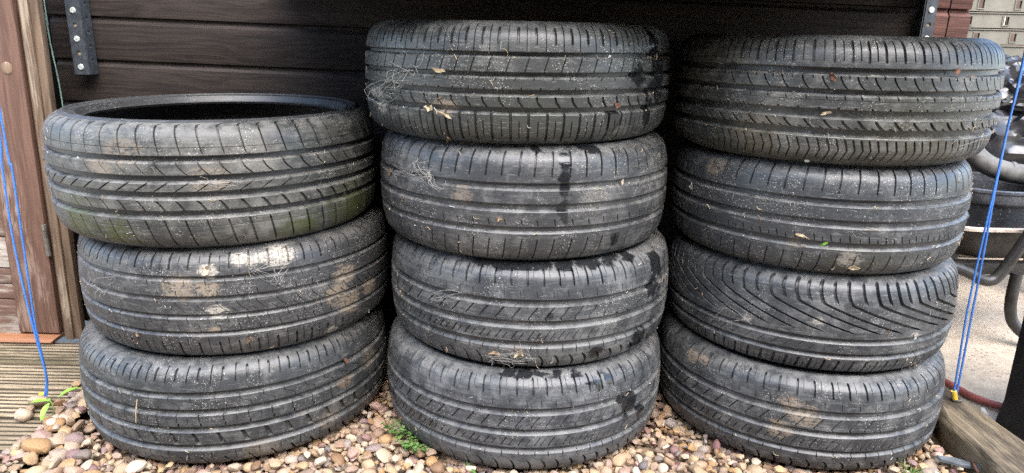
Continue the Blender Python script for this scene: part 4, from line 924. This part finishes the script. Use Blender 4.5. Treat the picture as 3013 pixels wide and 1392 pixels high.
FL = [('L3', 868, 908, .010, .007, 'rust', 'rust brown curled leaf on the right of the bottom left tyre', 20), ('L3', 238, 916, .013, .009, 'clay', 'pale mud clod on the left shoulder of the bottom left tyre', 40), ('L3', 242, 905, .007, .006, 'clay', 'smaller mud clod above another on the bottom left tyre', 0),
      ('L2', 345, 838, .011, .005, 'dry', 'dry leaf scrap in the lower groove of the muddy tyre', -20), ('L2', 625, 855, .015, .005, 'dry', 'pale pointed dry leaf low on the muddy left tyre', 65), ('L2', 522, 680, .012, .007, 'clay', 'thick cream mud lump on the shoulder of the muddy left tyre', 60),
      ('M1', 1128, 345, .013, .004, 'dry', 'tan dry leaf hanging below the top middle tyre', 70), ('M1', 1080, 270, .014, .006, 'straw', 'clump of dried plant scraps in the lower groove of top middle tyre', -25), ('M1', 1125, 290, .020, .003, 'straw', 'dry straw pointing down right on the top middle tyre', -35), ('M1', 1550, 268, .009, .006, 'rust', 'dark red brown leaf on the right of the top middle tyre', 30), ('M1', 1110, 178, .016, .005, 'straw', 'straw fragments caught in an upper groove of the top middle tyre', -10),
      ('M2', 1258, 548, .008, .006, 'dry', 'small tan leaf square on the bald middle tyre', 10), ('M2', 985, 435, .014, .004, 'dry', 'curled dry leaf at the left of the bald middle tyre', 50), ('M2', 1565, 458, .007, .006, 'clay', 'pale round lump in the upper groove of the bald middle tyre', 0),
      ('M3', 1250, 885, .016, .005, 'dry', 'dry plant clump under the edge of the lower middle tyre', -10), ('M3', 1310, 890, .014, .006, 'straw', 'pale dried moss clump on the bottom shoulder of the lower middle tyre', 15),
      ('R1', 2096, 192, .014, .006, 'rust', 'curled brown leaf in the upper groove of the top right tyre', -35), ('R1', 2403, 178, .009, .006, 'rust', 'small red brown leaf at the right of the top right tyre', 30), ('R1', 2075, 283, .014, .003, 'straw', 'straw wisp in the middle groove of the top right tyre', 15),
      ('R2', 1742, 468, .008, .008, 'web', 'white snail like blob at the left of the speckled tyre', 0), ('R2', 2015, 590, .016, .003, 'straw', 'dried root strand on the speckled right tyre', -12), ('R2', 2070, 612, .014, .0016, 'leaf', 'thin green grass blade on the speckled right tyre', 38), ('R2', 2145, 672, .012, .006, 'straw', 'dried plant clump on the bottom shoulder of the speckled tyre', 20),
      ('R3', 2300, 846, .012, .006, 'web', 'pale cobweb scrap low on the tyre with swept grooves', 15), ('R1', 2478, 270, .007, .007, 'web', 'white blob in the lower groove at the right of top right tyre', 0)]
for i, (k, dx, dy, L, Wd, m, lab, sp) in enumerate(FL):
    nm = 'mud_clod' if m == 'clay' else 'cobweb_scrap' if m == 'web' else 'grass_blade' if m == 'leaf' else 'dry_leaf'
    flake(nm, k, dx, dy, L, Wd, MT[m], lab, nm.replace('_', ' '), R(sp), i)
p, n, _ = on_tyre('R1', 2030, 404, .001)
bm = bmesh.new(); bmesh.ops.create_cone(bm, cap_ends=True, segments=16, radius1=.0052, radius2=.0042, depth=.003)
for a in (0, math.pi/2): bmesh.ops.create_cube(bm, size=1, matrix=Matrix.Translation((0, 0, .0016)) @ Matrix.Rotation(a, 4, 'Z') @ Matrix.Diagonal((.005, .001, .0006, 1)))
o = link('screw', bm_mesh('screw', bm), MT['zinc']); o.matrix_world = frame_at(p, n, .4); tag(o, 'small cross head screw stuck in the top right tyre', 'screw')
p, n, _ = on_tyre('L3', 346, 1005, .0012); q, _, _ = on_tyre('L3', 343, 1062, .0012)
o = link('straw_stem', tube_mesh('straw_stem', [p, (p+q)/2+n*.0015, q], .0011, 6, True, 3), MT['straw']); tag(o, 'straight pale straw stuck upright on the bottom left tyre', 'straw')
# cobwebs: fine tangled threads
def cobweb(k, pts, n, label, spread, seed, rad=.00024):
    n = int(n*.75)
    r = random.Random(seed); V, Fc = [], []
    anchors = [on_tyre(k, dx, dy, .003) for dx, dy in pts]; c0 = anchors[0][0]
    for s_ in range(n):
        a, b = r.sample(anchors, 2) if len(anchors) > 1 else (anchors[0], anchors[0])
        j = lambda: Vector((r.gauss(0, spread), r.gauss(0, spread*.4), r.gauss(0, spread)))
        p0, p1 = a[0]+j(), b[0]+j()*.8; ctr = (p0+p1)/2+a[1]*r.uniform(.0, .008)+j()*1.6-Vector((0, 0, r.uniform(0, .006)))
        if r.random() < .45: p1 = p0+j()*1.5; ctr = p0+j()*1.2
        w0 = Vector((r.gauss(0, 1), 0, r.gauss(0, 1)))*.0012
        K = 10; pts_ = []
        for i in range(K+1):
            t = i/K; q = p0*(1-t)**2+ctr*2*t*(1-t)+p1*t*t; q += w0*math.sin(t*9+s_)+Vector((r.gauss(0, 1), r.gauss(0, .4), r.gauss(0, 1)))*.0004; pts_.append(q)
        m = len(V)
        for q in pts_:
            for w3 in range(3): ang = w3*2.094; V.append(q-c0+Vector((math.cos(ang), -.4, math.sin(ang)))*rad)
        for i in range(K):
            for w3 in range(3): Fc.append((m+i*3+w3, m+i*3+(w3+1) % 3, m+i*3+3+(w3+1) % 3, m+i*3+3+w3))
    o = link('cobweb', pd_mesh('cobweb', V, Fc, 60), MT['web']); o.location = c0; tag(o, label, 'cobweb', 'cobwebs on the tyres')
cobweb('M2', [(1050, 400), (1040, 430), (1075, 430), (1110, 475), (1085, 450), (1000, 430)], 44, 'white cobweb fan on the left of the bald middle tyre', .005, 1)
cobweb('L2', [(240, 720), (270, 760), (300, 700), (260, 740)], 34, 'tangled cobweb on the left of the muddy left tyre', .007, 2)
cobweb('L2', [(640, 680), (700, 690), (730, 660), (690, 710)], 26, 'cobweb hanging over the mud patch on the muddy left tyre', .007, 3)
cobweb('M1', [(945, 225), (960, 250), (985, 230), (1040, 175), (1000, 210)], 50, 'thick dusty cobweb at the left of the top middle tyre', .010, 4, .00028)
cobweb('R1', [(2430, 350), (2470, 325), (2400, 370), (2450, 340)], 34, 'dusty cobweb at the lower right of the top right tyre', .010, 5)
cobweb('M3', [(1120, 745), (1160, 740), (1090, 750)], 20, 'wispy cobweb on the left of the lower middle tyre', .007, 6)
cobweb('L1', [(500, 455), (540, 460), (590, 462)], 18, 'faint cobweb in the middle groove of the top left tyre', .005, 7)
cobweb('M3', [(1290, 895), (1330, 900), (1250, 890), (1310, 880)], 34, 'white cobweb tangle under the edge of the lower middle tyre', .007, 8)
cobweb('R3', [(1830, 770), (1800, 800), (1900, 800)], 16, 'thin cobweb on the left of the tyre with swept grooves', .008, 9)

# ------------------------------------------------------------------ crumbs, grit and fibres caught on the treads
r = random.Random(77); litter = {'straw': ([], []), 'web': ([], []), 'dry': ([], [])}
for k in TY:
    cx, cy, cz, Rr, W = TY[k]; pf = PROF[k]; gs = PAT[k]['g']; base_n = {'M1': 70, 'L2': 60, 'R2': 75, 'L1': 50, 'R1': 60}.get(k, 42)
    patches = [(r.uniform(-1.1, 1.1), r.uniform(.1, .95)) for _ in range(7)]
    for _ in range(base_n):
        if r.random() < .45: t = r.choice(gs)[1]+r.uniform(-.004, .012); th = r.uniform(-1.35, 1.35)
        elif r.random() < .6: pa = r.choice(patches); th = pa[0]+r.gauss(0, .07); t = pa[1]+r.gauss(0, .05)
        else: t = r.uniform(.05, .97); th = r.uniform(-1.35, 1.35)
        t = min(.98, max(.02, t)); rr, z = pf.at(t, -.0006); a = -math.pi/2+th
        p = Vector((cx+rr*math.cos(a), cy+rr*math.sin(a), cz+z)); n = Vector((math.cos(a), math.sin(a), 0)); tn = Vector((-math.sin(a), math.cos(a), 0)); up = Vector((0, 0, 1))
        V, Fc = litter[r.choice(('straw', 'straw', 'web', 'dry'))]; m = len(V)
        if r.random() < .4:                                   # bent fibre
            L = r.uniform(.004, .013); sp = r.uniform(0, 3.14); d = tn*math.cos(sp)+up*math.sin(sp); e = (tn*-math.sin(sp)+up*math.cos(sp)); bw = r.uniform(-.3, .3)*L; w_ = r.uniform(.0003, .0006)
            for i in range(4):
                q = p+d*L*(i/3-.5)+e*bw*math.sin(i/3*3.14)+n*.0006
                V += [q+e*w_, q-e*w_, q+n*w_*1.6]
            for i in range(3):
                for j in range(3): Fc.append((m+i*3+j, m+i*3+(j+1) % 3, m+i*3+3+(j+1) % 3, m+i*3+3+j))
        else:                                                 # crumb
            s_ = r.uniform(.0007, .0022)*(1.6 if r.random() < .12 else 1)
            V += [p+(tn*r.uniform(-1, 1)+up*r.uniform(-1, 1))*s_*1.3 for _ in range(4)]+[p+n*s_+tn*r.uniform(-.4, .4)*s_]
            Fc += [(m, m+1, m+4), (m+1, m+2, m+4), (m+2, m+3, m+4), (m+3, m, m+4)]
for key, (V, Fc) in litter.items():
    o = link('plant_litter', pd_mesh('plant_litter', V, Fc, 20), MT[key]); tag(o, kind='stuff')
